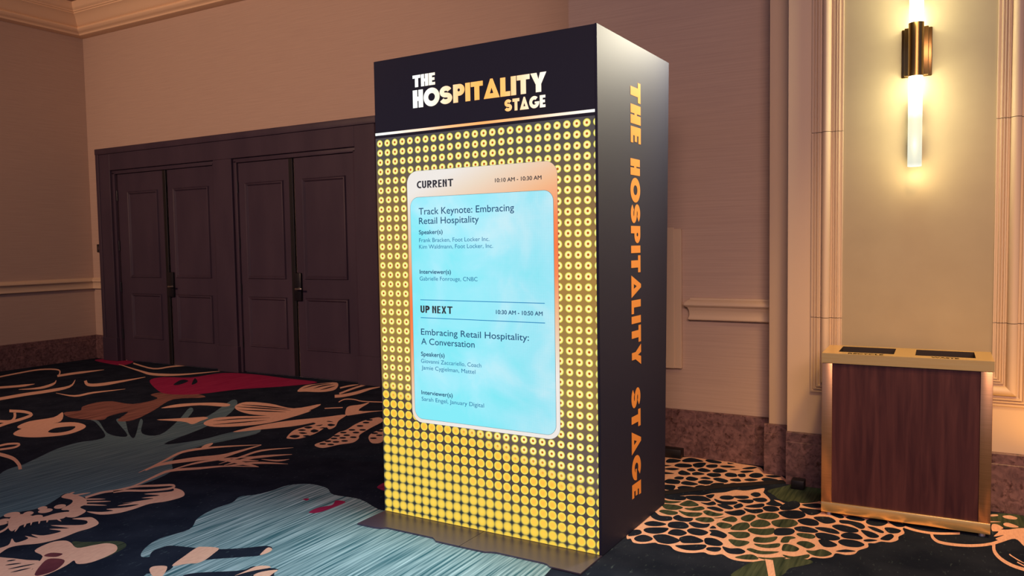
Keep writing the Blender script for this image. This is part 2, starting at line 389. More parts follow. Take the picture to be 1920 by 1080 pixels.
# ------------------------------------------------------------------ setting: floor with its woven pattern
XL, YA, YB, YC, YD, CEIL = -10.2, 6.40, 5.15, 4.985, 4.83, 4.64
CARPET_INLAYS = [
 ('P',1,'beige',[(-1.403,3.561),(-1.383,3.563),(-1.356,3.524),(-1.325,3.52),(-1.297,3.535),(-1.261,3.568),(-1.238,3.561),(-1.186,3.564),(-1.147,3.524),(-1.105,3.515),(-1.061,3.528),(-1.019,3.559),(-0.991,3.547),(-0.964,3.552),(-0.936,3.576),(-0.898,3.547),(-0.865,3.535),(-0.821,3.541),(-0.739,3.575),(-0.707,3.587),(-0.671,3.616),(-0.649,3.651),(-0.603,3.658),(-0.571,3.709),(-0.56,3.731),(-0.518,3.74),(-0.483,3.776),(-0.473,3.829),(-0.43,3.83),(-0.396,3.86),(-0.384,3.915),(-0.35,3.974),(-0.353,4.028),(-0.327,4.042),(-0.301,4.079),(-0.261,4.09),(-0.232,4.138),(-0.232,4.187),(-0.21,4.247),(-0.221,4.313),(-0.215,4.369),(-0.281,4.488),(-0.423,4.629),(-0.642,4.568),(-0.681,4.523),(-0.728,4.486),(-0.779,4.498),(-0.812,4.443),(-0.853,4.473),(-0.894,4.478),(-0.92,4.517),(-0.958,4.591),(-0.968,4.656),(-0.986,4.653),(-1.059,4.568),(-1.114,4.554),(-1.158,4.483),(-1.218,4.432),(-1.256,4.373),(-1.312,4.351),(-1.352,4.317),(-1.436,4.235),(-1.458,3.979),(-1.465,3.748)]),
 ('P',2,'navy',[(-1.336,4.317),(-1.253,4.359),(-1.186,4.3),(-1.246,4.262),(-1.307,4.266)]),
 ('P',2,'navy',[(-1.24,4.376),(-1.2,4.419),(-1.199,4.338)]),
 ('P',2,'navy',[(-1.159,4.376),(-1.154,4.415),(-1.11,4.438),(-1.085,4.406),(-1.099,4.363),(-1.138,4.353)]),
 ('P',2,'navy',[(-1.097,4.436),(-1.035,4.475),(-1.011,4.451),(-1.029,4.412),(-1.069,4.407)]),
 ('P',2,'navy',[(-1.181,4.344),(-1.129,4.321),(-1.058,4.35),(-1.051,4.305),(-1.091,4.27),(-1.15,4.289)]),
 ('P',2,'navy',[(-1.06,4.377),(-0.988,4.421),(-0.973,4.379),(-0.992,4.348),(-1.029,4.35)]),
 ('P',2,'navy',[(-1.231,4.244),(-1.196,4.255),(-1.174,4.295),(-1.146,4.253),(-1.177,4.216)]),
 ('P',2,'navy',[(-1.141,4.256),(-1.101,4.276),(-1.046,4.236),(-1.061,4.201),(-1.11,4.217)]),
 ('P',2,'navy',[(-1.054,4.27),(-1.032,4.33),(-1.006,4.288),(-1.03,4.235)]),
 ('P',2,'navy',[(-1.177,4.173),(-1.143,4.211),(-1.086,4.18),(-1.101,4.146)]),
 ('P',2,'navy',[(-1.075,4.153),(-1.043,4.182),(-1.002,4.229),(-0.97,4.193),(-0.984,4.135),(-1.027,4.119)]),
 ('P',2,'navy',[(-1.41,3.924),(-1.407,3.984),(-1.363,3.942),(-1.305,3.952),(-1.286,3.899),(-1.329,3.865),(-1.374,3.879)]),
 ('P',2,'navy',[(-1.293,3.949),(-1.28,3.994),(-1.24,3.97),(-1.195,3.981),(-1.194,3.925),(-1.24,3.908),(-1.276,3.92)]),
 ('P',2,'navy',[(-1.397,3.794),(-1.367,3.846),(-1.292,3.836),(-1.315,3.789),(-1.364,3.769)]),
 ('P',2,'navy',[(-1.284,3.868),(-1.225,3.904),(-1.179,3.856),(-1.194,3.807),(-1.266,3.799)]),
 ('P',2,'navy',[(-1.194,3.901),(-1.173,3.93),(-1.125,3.924),(-1.095,3.94),(-1.094,3.881),(-1.144,3.855)]),
 ('P',2,'navy',[(-1.077,3.876),(-1.072,3.92),(-1.047,3.891)]),
 ('P',2,'navy',[(-1.368,3.704),(-1.352,3.747),(-1.267,3.785),(-1.262,3.724),(-1.293,3.68),(-1.338,3.674)]),
 ('P',2,'navy',[(-1.244,3.714),(-1.24,3.773),(-1.204,3.792),(-1.16,3.762),(-1.175,3.711),(-1.213,3.702)]),
 ('P',2,'navy',[(-1.171,3.796),(-1.157,3.838),(-1.104,3.841),(-1.067,3.815),(-1.085,3.761),(-1.136,3.757)]),
 ('P',2,'navy',[(-1.073,3.85),(-1.037,3.869),(-0.979,3.831),(-0.979,3.776),(-1.013,3.78),(-1.052,3.787),(-1.055,3.825)]),
 ('P',2,'navy',[(-1.415,3.671),(-1.384,3.693),(-1.36,3.655),(-1.374,3.614),(-1.408,3.591)]),
 ('P',2,'navy',[(-1.368,3.57),(-1.364,3.616),(-1.335,3.642),(-1.286,3.613),(-1.295,3.565),(-1.337,3.543)]),
 ('P',2,'navy',[(-1.297,3.652),(-1.25,3.693),(-1.167,3.659),(-1.165,3.618),(-1.197,3.58),(-1.241,3.578),(-1.268,3.602)]),
 ('P',2,'navy',[(-1.174,3.683),(-1.134,3.737),(-1.061,3.703),(-1.068,3.663),(-1.111,3.635),(-1.145,3.628)]),
 ('P',2,'navy',[(-1.061,3.735),(-1.018,3.752),(-0.967,3.709),(-0.971,3.67),(-1.006,3.657),(-1.042,3.67)]),
 ('P',2,'navy',[(-1.161,3.575),(-1.129,3.602),(-1.039,3.654),(-1.028,3.603),(-1.062,3.56),(-1.112,3.549)]),
 ('P',2,'navy',[(-1.013,3.593),(-1.016,3.628),(-0.966,3.653),(-0.955,3.618),(-0.973,3.589)]),
 ('P',2,'navy',[(-0.959,3.668),(-0.92,3.663),(-0.882,3.683),(-0.847,3.656),(-0.865,3.612),(-0.918,3.604)]),
 ('P',2,'navy',[(-1.444,4.254),(-1.349,4.31),(-1.32,4.259),(-1.348,4.224),(-1.415,4.218)]),
 ('P',2,'moss',[(-1.428,4.197),(-1.396,4.192),(-1.329,4.212),(-1.36,4.161),(-1.408,4.15)]),
 ('P',2,'moss',[(-1.324,4.155),(-1.307,4.242),(-1.273,4.244),(-1.225,4.192),(-1.27,4.149)]),
 ('P',2,'moss',[(-1.408,4.106),(-1.394,4.134),(-1.337,4.142),(-1.291,4.117),(-1.313,4.066),(-1.366,4.052)]),
 ('P',2,'moss',[(-1.282,4.112),(-1.248,4.136),(-1.209,4.183),(-1.181,4.15),(-1.206,4.104),(-1.252,4.094)]),
 ('P',2,'moss',[(-1.387,3.999),(-1.376,4.038),(-1.3,4.037),(-1.291,3.996),(-1.328,3.971)]),
 ('P',2,'moss',[(-1.3,4.065),(-1.254,4.056),(-1.177,4.083),(-1.176,4.025),(-1.22,3.996),(-1.268,4.023)]),
 ('P',2,'moss',[(-1.176,4.102),(-1.162,4.136),(-1.108,4.117),(-1.069,4.118),(-1.088,4.07),(-1.136,4.058)]),
 ('P',2,'moss',[(-1.181,3.972),(-1.165,4.011),(-1.115,4.031),(-1.086,3.996),(-1.106,3.955),(-1.151,3.95)]),
 ('P',2,'moss',[(-1.101,4.034),(-1.05,4.078),(-1.076,4.04)]),
 ('P',2,'moss',[(-1.055,4.023),(-1.023,4.102),(-0.985,4.071),(-0.991,4.019)]),
 ('P',2,'moss',[(-1.062,3.945),(-1.049,3.989),(-0.994,3.981),(-0.986,3.937),(-1.019,3.903)]),
 ('P',2,'moss',[(-0.974,4.112),(-0.949,4.169),(-0.919,4.172),(-0.907,4.134),(-0.922,4.065),(-0.961,4.069)]),
 ('P',2,'moss',[(-0.982,3.912),(-0.971,4.006),(-0.931,4.045),(-0.903,3.994),(-0.919,3.927)]),
 ('P',2,'moss',[(-0.98,3.865),(-0.903,3.91),(-0.875,3.874),(-0.885,3.831),(-0.922,3.806),(-0.954,3.834)]),
 ('P',2,'moss',[(-0.956,3.769),(-0.917,3.784),(-0.859,3.787),(-0.868,3.73),(-0.904,3.701)]),
 ('P',2,'moss',[(-0.875,3.568),(-0.817,3.637),(-0.774,3.596),(-0.824,3.565)]),
 ('P',2,'moss',[(-0.912,4.043),(-0.887,4.117),(-0.846,4.119),(-0.816,4.074),(-0.834,4.024),(-0.887,3.996)]),
 ('P',2,'moss',[(-0.821,4.12),(-0.778,4.179),(-0.729,4.198),(-0.696,4.154),(-0.705,4.102),(-0.741,4.06),(-0.792,4.057)]),
 ('P',2,'moss',[(-0.908,4.174),(-0.882,4.232),(-0.833,4.257),(-0.8,4.216),(-0.817,4.158),(-0.873,4.136)]),
 ('P',2,'moss',[(-0.901,3.934),(-0.893,3.973),(-0.838,3.99),(-0.791,4.026),(-0.779,3.952),(-0.807,3.91),(-0.858,3.9)]),
 ('P',2,'moss',[(-0.849,3.824),(-0.842,3.866),(-0.802,3.876),(-0.754,3.917),(-0.755,3.852),(-0.791,3.807),(-0.834,3.795)]),
 ('P',2,'moss',[(-0.725,3.851),(-0.725,3.926),(-0.692,3.954),(-0.67,3.938),(-0.69,3.906),(-0.693,3.862)]),
 ('P',2,'moss',[(-0.833,3.773),(-0.784,3.788),(-0.728,3.833),(-0.722,3.784),(-0.762,3.748),(-0.806,3.745)]),
 ('P',2,'moss',[(-0.701,3.753),(-0.706,3.832),(-0.67,3.84),(-0.632,3.808),(-0.643,3.763),(-0.68,3.748)]),
 ('P',2,'moss',[(-0.655,3.869),(-0.644,3.906),(-0.609,3.919),(-0.571,3.881),(-0.595,3.828),(-0.632,3.85)]),
 ('P',2,'moss',[(-0.847,3.682),(-0.834,3.709),(-0.784,3.699),(-0.709,3.728),(-0.74,3.678),(-0.792,3.656)]),
 ('P',2,'moss',[(-0.6,3.798),(-0.566,3.815),(-0.535,3.851),(-0.488,3.816),(-0.514,3.764),(-0.56,3.754)]),
 ('P',2,'moss',[(-0.687,3.699),(-0.638,3.7),(-0.582,3.758),(-0.578,3.712),(-0.617,3.673),(-0.661,3.669)]),
 ('P',2,'moss',[(-0.783,3.618),(-0.735,3.633),(-0.683,3.67),(-0.667,3.659),(-0.711,3.613),(-0.755,3.604)]),
 ('P',2,'moss',[(-0.677,3.995),(-0.66,4.02),(-0.612,4.028),(-0.588,4.002),(-0.602,3.962),(-0.651,3.964)]),
 ('P',2,'navy',[(-0.993,4.301),(-0.925,4.383),(-0.905,4.345),(-0.924,4.302),(-0.975,4.283)]),
 ('P',2,'navy',[(-1.016,4.508),(-1.008,4.557),(-0.981,4.564),(-0.961,4.521),(-0.978,4.476)]),
 ('P',2,'navy',[(-0.989,4.438),(-0.941,4.484),(-0.91,4.45),(-0.922,4.409),(-0.956,4.398)]),
 ('P',2,'navy',[(-0.996,4.256),(-0.956,4.256),(-0.908,4.288),(-0.892,4.243),(-0.924,4.201),(-0.966,4.212)]),
 ('P',2,'navy',[(-0.907,4.311),(-0.892,4.352),(-0.847,4.362),(-0.819,4.316),(-0.845,4.27),(-0.883,4.27)]),
 ('P',2,'navy',[(-0.963,4.59),(-0.916,4.583),(-0.878,4.471),(-0.818,4.411),(-0.846,4.369),(-0.904,4.381),(-0.896,4.462)]),
 ('P',2,'navy',[(-0.827,4.365),(-0.811,4.448),(-0.779,4.507),(-0.743,4.483),(-0.735,4.412),(-0.765,4.343),(-0.807,4.321)]),
 ('P',2,'navy',[(-0.817,4.282),(-0.752,4.347),(-0.706,4.345),(-0.681,4.293),(-0.696,4.236),(-0.742,4.205),(-0.783,4.222)]),
 ('P',2,'navy',[(-0.729,4.463),(-0.66,4.518),(-0.631,4.506),(-0.625,4.461),(-0.674,4.43)]),
 ('P',2,'navy',[(-0.732,4.392),(-0.681,4.411),(-0.621,4.409),(-0.626,4.342),(-0.669,4.307)]),
 ('P',2,'navy',[(-0.706,4.201),(-0.667,4.252),(-0.616,4.235),(-0.599,4.178),(-0.628,4.145),(-0.676,4.15)]),
 ('P',2,'navy',[(-0.64,4.281),(-0.572,4.322),(-0.53,4.276),(-0.542,4.233),(-0.582,4.212)]),
 ('P',2,'navy',[(-0.579,4.38),(-0.522,4.39),(-0.499,4.351),(-0.521,4.327)]),
 ('P',2,'navy',[(-0.492,4.36),(-0.463,4.394),(-0.404,4.374),(-0.411,4.334),(-0.467,4.33)]),
 ('P',2,'navy',[(-0.78,4.025),(-0.72,4.062),(-0.69,4.031),(-0.703,3.968),(-0.768,3.935)]),
 ('P',2,'navy',[(-0.702,4.079),(-0.666,4.121),(-0.615,4.112),(-0.587,4.081),(-0.605,4.049),(-0.673,4.036)]),
 ('P',2,'navy',[(-0.611,4.128),(-0.572,4.153),(-0.519,4.146),(-0.489,4.099),(-0.521,4.083),(-0.578,4.098)]),
 ('P',2,'navy',[(-0.537,4.186),(-0.507,4.23),(-0.435,4.214),(-0.411,4.181),(-0.425,4.146),(-0.481,4.134)]),
 ('P',2,'navy',[(-0.514,4.298),(-0.471,4.314),(-0.413,4.301),(-0.388,4.25),(-0.405,4.212),(-0.457,4.255),(-0.503,4.255)]),
 ('P',2,'navy',[(-0.595,4.044),(-0.561,4.073),(-0.498,4.061),(-0.479,4.021),(-0.508,3.985),(-0.572,3.984)]),
 ('P',2,'navy',[(-0.482,4.079),(-0.463,4.127),(-0.417,4.135),(-0.383,4.086),(-0.402,4.055),(-0.461,4.046)]),
 ('P',2,'navy',[(-0.569,3.959),(-0.538,3.985),(-0.483,3.945),(-0.494,3.903),(-0.535,3.887)]),
 ('P',2,'navy',[(-0.482,3.977),(-0.465,4.028),(-0.406,4.037),(-0.367,4),(-0.391,3.952),(-0.445,3.939)]),
 ('P',2,'navy',[(-0.477,3.853),(-0.44,3.897),(-0.395,3.896),(-0.436,3.86)]),
 ('P',2,'navy',[(-0.391,4.321),(-0.381,4.387),(-0.317,4.413),(-0.293,4.371),(-0.316,4.306),(-0.359,4.29)]),
 ('P',2,'navy',[(-0.291,4.388),(-0.257,4.393),(-0.212,4.38),(-0.22,4.341),(-0.253,4.33)]),
 ('P',2,'navy',[(-0.378,4.264),(-0.346,4.268),(-0.302,4.228),(-0.307,4.198),(-0.349,4.221)]),
 ('P',2,'navy',[(-0.302,4.281),(-0.269,4.303),(-0.228,4.284),(-0.238,4.234),(-0.277,4.219)]),
 ('P',2,'navy',[(-0.403,4.195),(-0.357,4.195),(-0.317,4.155),(-0.327,4.117),(-0.363,4.115)]),
 ('P',2,'navy',[(-0.308,4.116),(-0.288,4.18),(-0.267,4.208),(-0.252,4.177),(-0.267,4.115),(-0.292,4.103)]),
 ('P',2,'navy',[(-0.378,4.058),(-0.355,4.086),(-0.319,4.089),(-0.333,4.065),(-0.364,4.044)]),
 ('P',1,'moss',[(-0.835,3.348),(-0.813,3.495),(-0.78,3.564),(-0.681,3.646),(-0.585,3.696),(-0.55,3.669),(-0.595,3.601),(-0.632,3.553),(-0.662,3.439)]),
 ('L',2,'beige',[(-0.748,3.611),(-0.714,3.614),(-0.657,3.401),(-0.684,3.386)]),
 ('P',1,'moss',[(-0.944,4.619),(-0.896,4.718),(-0.809,4.84),(-0.676,4.804),(-0.644,4.581),(-0.76,4.477),(-0.854,4.498),(-0.89,4.55)]),
 ('S',1,'beige',[(-0.099,4.292),(-0.097,4.281),(-0.096,4.265),(-0.093,4.246),(-0.089,4.229),(-0.084,4.215),(-0.078,4.202),(-0.071,4.191),(-0.063,4.182),(-0.053,4.177),(-0.043,4.174),(-0.031,4.172),(-0.018,4.172),(-0.005,4.173),(0.009,4.175),(0.024,4.178),(0.039,4.183),(0.053,4.188),(0.068,4.194),(0.082,4.201),(0.096,4.21),(0.111,4.221),(0.125,4.232),(0.14,4.246),(0.154,4.262),(0.17,4.283),(0.185,4.308),(0.199,4.331),(0.209,4.347)],[(-0.088,4.309),(-0.086,4.299),(-0.085,4.284),(-0.083,4.27),(-0.08,4.258),(-0.076,4.248),(-0.072,4.237),(-0.066,4.228),(-0.06,4.22),(-0.051,4.215),(-0.041,4.213),(-0.029,4.211),(-0.017,4.211),(-0.004,4.212),(0.011,4.214),(0.025,4.217),(0.04,4.221),(0.054,4.226),(0.068,4.232),(0.082,4.24),(0.096,4.249),(0.111,4.259),(0.125,4.27),(0.139,4.284),(0.153,4.299),(0.168,4.319),(0.183,4.343),(0.197,4.367),(0.206,4.383)]),
 ('S',1,'beige',[(-0.215,4.326),(-0.206,4.321),(-0.194,4.313),(-0.179,4.305),(-0.165,4.299),(-0.151,4.296),(-0.136,4.293),(-0.121,4.292),(-0.106,4.292),(-0.092,4.294),(-0.078,4.298),(-0.064,4.303),(-0.048,4.309),(-0.028,4.32),(-0.006,4.333),(0.015,4.345),(0.029,4.354)],[(-0.213,4.36),(-0.204,4.355),(-0.192,4.347),(-0.178,4.34),(-0.164,4.334),(-0.15,4.33),(-0.135,4.327),(-0.12,4.326),(-0.106,4.326),(-0.092,4.328),(-0.078,4.332),(-0.064,4.336),(-0.048,4.343),(-0.029,4.353),(-0.006,4.366),(0.015,4.379),(0.029,4.388)]),
 ('P',1,'moss',[(0.176,4.76),(0.32,4.793),(0.309,4.613),(0.251,4.562),(0.17,4.575)]),
 ('P',2,'beige',[(0.17,4.575),(0.193,4.592),(0.218,4.55),(0.208,4.521),(0.238,4.534),(0.262,4.557),(0.29,4.582),(0.316,4.585),(0.333,4.489),(0.313,4.285),(0.291,4.321),(0.26,4.407),(0.197,4.32),(0.159,4.262),(0.154,4.288),(0.187,4.344),(0.179,4.37),(0.216,4.44),(0.172,4.396),(0.195,4.48),(0.168,4.477)]),
 ('P',2,'beige',[(0.169,4.739),(0.199,4.758),(0.201,4.734),(0.168,4.709)]),
 ('P',2,'beige',[(0.223,4.743),(0.255,4.771),(0.287,4.747),(0.276,4.713),(0.237,4.71)]),
 ('P',2,'beige',[(0.166,4.63),(0.213,4.643),(0.165,4.611)]),
 ('P',2,'beige',[(0.221,4.617),(0.243,4.643),(0.285,4.603),(0.263,4.577),(0.228,4.583)]),
 ('S',1,'beige',[(0.161,4.276),(0.161,4.258),(0.16,4.231),(0.16,4.2),(0.162,4.171),(0.166,4.146),(0.171,4.124),(0.177,4.104),(0.184,4.085),(0.192,4.068),(0.201,4.052),(0.211,4.038),(0.222,4.025),(0.233,4.015),(0.245,4.007),(0.257,4),(0.27,3.995),(0.284,3.993),(0.3,3.993),(0.313,3.994),(0.323,3.995)],[(0.174,4.285),(0.174,4.267),(0.173,4.241),(0.173,4.216),(0.175,4.194),(0.178,4.175),(0.182,4.157),(0.187,4.138),(0.193,4.121),(0.201,4.105),(0.209,4.09),(0.219,4.076),(0.229,4.064),(0.239,4.054),(0.251,4.046),(0.263,4.04),(0.275,4.035),(0.289,4.033),(0.304,4.033),(0.318,4.033),(0.328,4.034)]),
 ('S',1,'beige',[(0.224,4.173),(0.228,4.164),(0.234,4.152),(0.242,4.138),(0.249,4.124),(0.258,4.111),(0.268,4.1),(0.278,4.089),(0.284,4.083)],[(0.227,4.187),(0.231,4.178),(0.237,4.165),(0.245,4.151),(0.252,4.138),(0.261,4.125),(0.27,4.109),(0.279,4.095),(0.285,4.085)]),
 ('S',1,'beige',[(0.25,4.086),(0.256,4.077),(0.265,4.064),(0.275,4.051),(0.281,4.043)],[(0.253,4.099),(0.259,4.09),(0.268,4.077),(0.277,4.065),(0.284,4.056)]),
 ('P',1,'beige',[(-1.753,5.104),(-1.68,5.056),(-1.608,5.092),(-1.53,5.139),(-1.46,5.119),(-1.347,5.13),(-1.211,5.11),(-1.087,5.087),(-1.032,4.983),(-0.93,4.956),(-0.876,4.832),(-0.942,4.813),(-0.959,4.782),(-1.024,4.72),(-1.083,4.654),(-1.164,4.585),(-1.205,4.557),(-1.328,4.46),(-1.417,4.359),(-1.445,4.345),(-1.502,4.372),(-1.616,4.342),(-1.854,4.86)]),
 ('P',2,'navy',[(-1.671,4.96),(-1.662,5.024),(-1.589,5.02),(-1.595,4.958),(-1.648,4.922)]),
 ('P',2,'navy',[(-1.58,5.023),(-1.545,5.11),(-1.445,5.06),(-1.501,5.012),(-1.553,4.986)]),
 ('P',2,'navy',[(-1.442,5.085),(-1.428,5.122),(-1.344,5.105),(-1.337,5.06),(-1.398,5.049)]),
 ('P',2,'navy',[(-1.298,5.103),(-1.253,5.097),(-1.285,5.071)]),
 ('P',2,'navy',[(-1.588,4.879),(-1.572,4.944),(-1.5,4.951),(-1.482,4.894),(-1.539,4.856)]),
 ('P',2,'navy',[(-1.489,4.956),(-1.467,5.015),(-1.421,5.028),(-1.416,4.926),(-1.452,4.899)]),
 ('P',2,'navy',[(-1.404,4.963),(-1.386,5.01),(-1.345,5.021),(-1.334,4.96),(-1.374,4.931)]),
 ('P',2,'navy',[(-1.323,5.005),(-1.279,5.036),(-1.228,5.024),(-1.258,4.99),(-1.298,4.98)]),
 ('P',2,'navy',[(-1.655,4.865),(-1.603,4.872),(-1.636,4.836)]),
 ('P',2,'navy',[(-1.624,4.777),(-1.589,4.822),(-1.535,4.822),(-1.563,4.771)]),
 ('P',2,'navy',[(-1.49,4.828),(-1.468,4.875),(-1.431,4.83),(-1.455,4.8)]),
 ('P',2,'navy',[(-1.427,4.851),(-1.409,4.906),(-1.347,4.873),(-1.359,4.831),(-1.399,4.82)]),
 ('P',2,'navy',[(-1.337,4.879),(-1.316,4.944),(-1.25,4.914),(-1.274,4.857),(-1.314,4.846)]),
 ('P',2,'navy',[(-1.25,4.957),(-1.189,4.978),(-1.214,4.947)]),
 ('P',2,'navy',[(-1.178,4.935),(-1.146,4.978),(-1.101,4.982),(-1.142,4.917)]),
 ('P',2,'navy',[(-1.182,5.004),(-1.142,5.071),(-1.1,5.073),(-1.133,5.011)]),
 ('P',2,'navy',[(-1.605,4.715),(-1.531,4.708),(-1.59,4.669)]),
 ('P',2,'navy',[(-1.518,4.74),(-1.508,4.799),(-1.441,4.752),(-1.448,4.713),(-1.491,4.7)]),
 ('P',2,'navy',[(-1.436,4.766),(-1.415,4.808),(-1.361,4.785),(-1.379,4.75),(-1.416,4.731)]),
 ('P',2,'navy',[(-1.345,4.771),(-1.335,4.82),(-1.283,4.837),(-1.261,4.787),(-1.295,4.744)]),
 ('P',2,'navy',[(-1.247,4.828),(-1.236,4.878),(-1.189,4.875),(-1.17,4.815),(-1.218,4.79)]),
 ('P',2,'navy',[(-1.176,4.866),(-1.143,4.9),(-1.122,4.84),(-1.151,4.818)]),
 ('P',2,'navy',[(-1.11,4.881),(-1.094,4.942),(-1.056,4.952),(-1.028,4.905),(-1.048,4.852),(-1.085,4.842)]),
 ('P',2,'navy',[(-1.018,4.913),(-0.969,4.955),(-0.927,4.941),(-0.966,4.896)]),
 ('P',2,'navy',[(-1.505,4.62),(-1.494,4.66),(-1.457,4.662),(-1.451,4.613),(-1.483,4.597)]),
 ('P',2,'navy',[(-1.438,4.639),(-1.428,4.692),(-1.369,4.673),(-1.374,4.62),(-1.412,4.61)]),
 ('P',2,'navy',[(-1.361,4.685),(-1.341,4.729),(-1.3,4.707),(-1.318,4.681)]),
 ('P',2,'navy',[(-1.288,4.71),(-1.264,4.747),(-1.197,4.714),(-1.201,4.662),(-1.248,4.671)]),
 ('P',2,'navy',[(-1.193,4.74),(-1.152,4.785),(-1.124,4.733),(-1.162,4.714)]),
 ('P',2,'navy',[(-1.115,4.771),(-1.09,4.817),(-1.039,4.809),(-1.072,4.759)]),
 ('P',2,'navy',[(-1.025,4.832),(-1,4.879),(-0.931,4.863),(-0.959,4.807),(-0.996,4.797)]),
 ('P',2,'navy',[(-1.539,4.527),(-1.525,4.585),(-1.46,4.584),(-1.443,4.518),(-1.491,4.494),(-1.522,4.503)]),
 ('P',2,'navy',[(-1.438,4.542),(-1.419,4.592),(-1.339,4.567),(-1.362,4.523),(-1.409,4.516)]),
 ('P',2,'navy',[(-1.352,4.607),(-1.331,4.66),(-1.271,4.656),(-1.282,4.585),(-1.326,4.579)]),
 ('P',2,'navy',[(-1.269,4.575),(-1.257,4.629),(-1.204,4.648),(-1.215,4.554),(-1.242,4.541)]),
 ('P',2,'navy',[(-1.183,4.625),(-1.155,4.688),(-1.097,4.668),(-1.116,4.635),(-1.149,4.61)]),
 ('P',2,'navy',[(-1.428,4.445),(-1.408,4.492),(-1.336,4.492),(-1.357,4.427),(-1.398,4.414)]),
 ('P',2,'navy',[(-1.34,4.511),(-1.317,4.554),(-1.254,4.538),(-1.283,4.5),(-1.316,4.491)]),
 ('P',2,'navy',[(-1.532,4.448),(-1.455,4.478),(-1.438,4.384),(-1.498,4.386)]),
 ('P',1,'slate',[(-4.613,2.247),(-5.19,2.536),(-5.503,2.76),(-5.565,2.922),(-5.639,3.052),(-5.768,3.268),(-5.818,3.46),(-5.766,3.576),(-5.843,3.702),(-6.348,3.944),(-6.491,3.986),(-6.376,3.986),(-5.918,3.762),(-5.693,3.727),(-5.701,3.795),(-6.286,4.085),(-6.216,4.119),(-5.733,3.828),(-5.566,3.765),(-6.093,4.178),(-6.022,4.156),(-5.634,3.876),(-5.461,3.912),(-5.748,4.288),(-6.129,4.704),(-5.994,4.641),(-5.675,4.324),(-5.682,4.548),(-6.068,5.14),(-5.865,5.027),(-5.531,4.62),(-5.321,4.177),(-5.17,3.734),(-5.023,3.939),(-5.01,4.18),(-4.939,4.413),(-4.779,4.268),(-4.853,3.804),(-4.746,3.496),(-4.477,3.274),(-4.4,2.98),(-4.443,2.85),(-4.48,2.696),(-4.657,2.69),(-4.607,2.604),(-4.53,2.46),(-4.588,2.331)]),
 ('P',1,'teal',[(-3.364,2.283),(-3.445,2.361),(-3.49,2.475),(-3.467,2.632),(-3.566,2.76),(-3.613,2.903),(-3.61,3.031),(-3.655,3.128),(-3.599,3.198),(-3.571,3.297),(-3.562,3.418),(-3.462,3.498),(-3.309,3.486),(-3.184,3.409),(-2.986,3.415),(-2.737,3.326),(-2.815,3.569),(-2.144,3.378),(-1.618,3.253),(-1.577,3.101),(-1.553,2.923),(-1.52,2.686),(-2.832,1.996),(-3.153,2.149),(-3.103,2.207),(-3.137,2.288),(-3.288,2.314)]),
 ('P',2,'navy',[(-3.377,2.393),(-3.358,2.439),(-3.235,2.474),(-3.112,2.515),(-3.002,2.591),(-2.928,2.658),(-2.871,2.64),(-2.862,2.562),(-2.934,2.498),(-3.05,2.403),(-3.132,2.291),(-3.09,2.198),(-3.147,2.184),(-3.294,2.276),(-3.37,2.344)]),
 ('P',3,'beige',[(-3.136,2.28),(-3.181,2.379),(-3.217,2.476),(-3.202,2.502),(-3.117,2.527),(-3.081,2.466),(-3.056,2.4),(-3.057,2.356),(-3.095,2.327)]),
 ('P',3,'beige',[(-2.867,2.56),(-2.891,2.602),(-2.905,2.645),(-2.871,2.64),(-2.855,2.602)]),
 ('P',3,'beige',[(-3.19,2.202),(-3.208,2.235),(-3.17,2.263),(-3.136,2.255),(-3.074,2.182),(-3.109,2.164)]),
 ('P',2,'navy',[(-2.997,2.231),(-2.957,2.291),(-2.812,2.391),(-2.795,2.453),(-2.728,2.471),(-2.668,2.483),(-2.654,2.449),(-2.627,2.392),(-2.741,2.256),(-2.92,2.193)]),
 ('P',3,'beige',[(-2.787,2.34),(-2.784,2.398),(-2.781,2.457),(-2.75,2.483),(-2.712,2.48),(-2.755,2.418),(-2.775,2.375)]),
 ('P',3,'beige',[(-2.712,2.379),(-2.713,2.426),(-2.665,2.476),(-2.652,2.439),(-2.648,2.397)]),
 ('P',1,'rosewash',[(-7.014,4.062),(-6.963,4.18),(-7.119,4.3),(-7.185,4.473),(-7.102,4.583),(-6.787,4.592),(-6.808,4.864),(-7.06,4.971),(-7.037,5.138),(-6.773,5.221),(-6.423,5.118),(-6.63,4.911),(-6.334,4.48),(-6.146,4.152),(-6.251,4.074),(-6.496,4.34),(-6.494,4.159),(-6.405,4.028),(-6.723,3.961)]),
 ('P',1,'red',[(-7.827,5.506),(-7.902,5.721),(-7.573,5.848),(-7.489,6.219),(-7.065,6.313),(-6.515,6.271),(-6.002,6.231),(-6.142,5.908),(-6.465,5.561),(-6.628,5.203),(-6.914,5.07),(-7.218,5.164)]),
 ('P',2,'navy',[(-7.352,5.454),(-7.536,5.694),(-7.397,5.68),(-7.287,5.484)]),
 ('P',2,'navy',[(-7.166,5.54),(-7.483,5.831),(-7.233,5.668)]),
 ('P',1,'red',[(-10.009,6.24),(-9.886,6.426),(-9.393,6.382),(-9.198,6.1),(-9.562,6.12)]),
 ('P',2,'red',[(-3.09,3.11),(-3.102,3.189),(-3.062,3.264),(-3.095,3.333),(-3.029,3.341),(-3.023,3.254),(-3.04,3.135)]),
 ('P',2,'red',[(-3.286,3.262),(-3.266,3.291),(-3.244,3.257)]),
 ('P',1,'red',[(-3.049,3.647),(-3.056,3.733),(-2.948,3.612),(-3.001,3.614)]),
 ('P',1,'moss',[(-3.842,2.233),(-3.79,2.27),(-3.71,2.318),(-3.64,2.358),(-3.565,2.342),(-3.526,2.282),(-3.534,2.151)]),
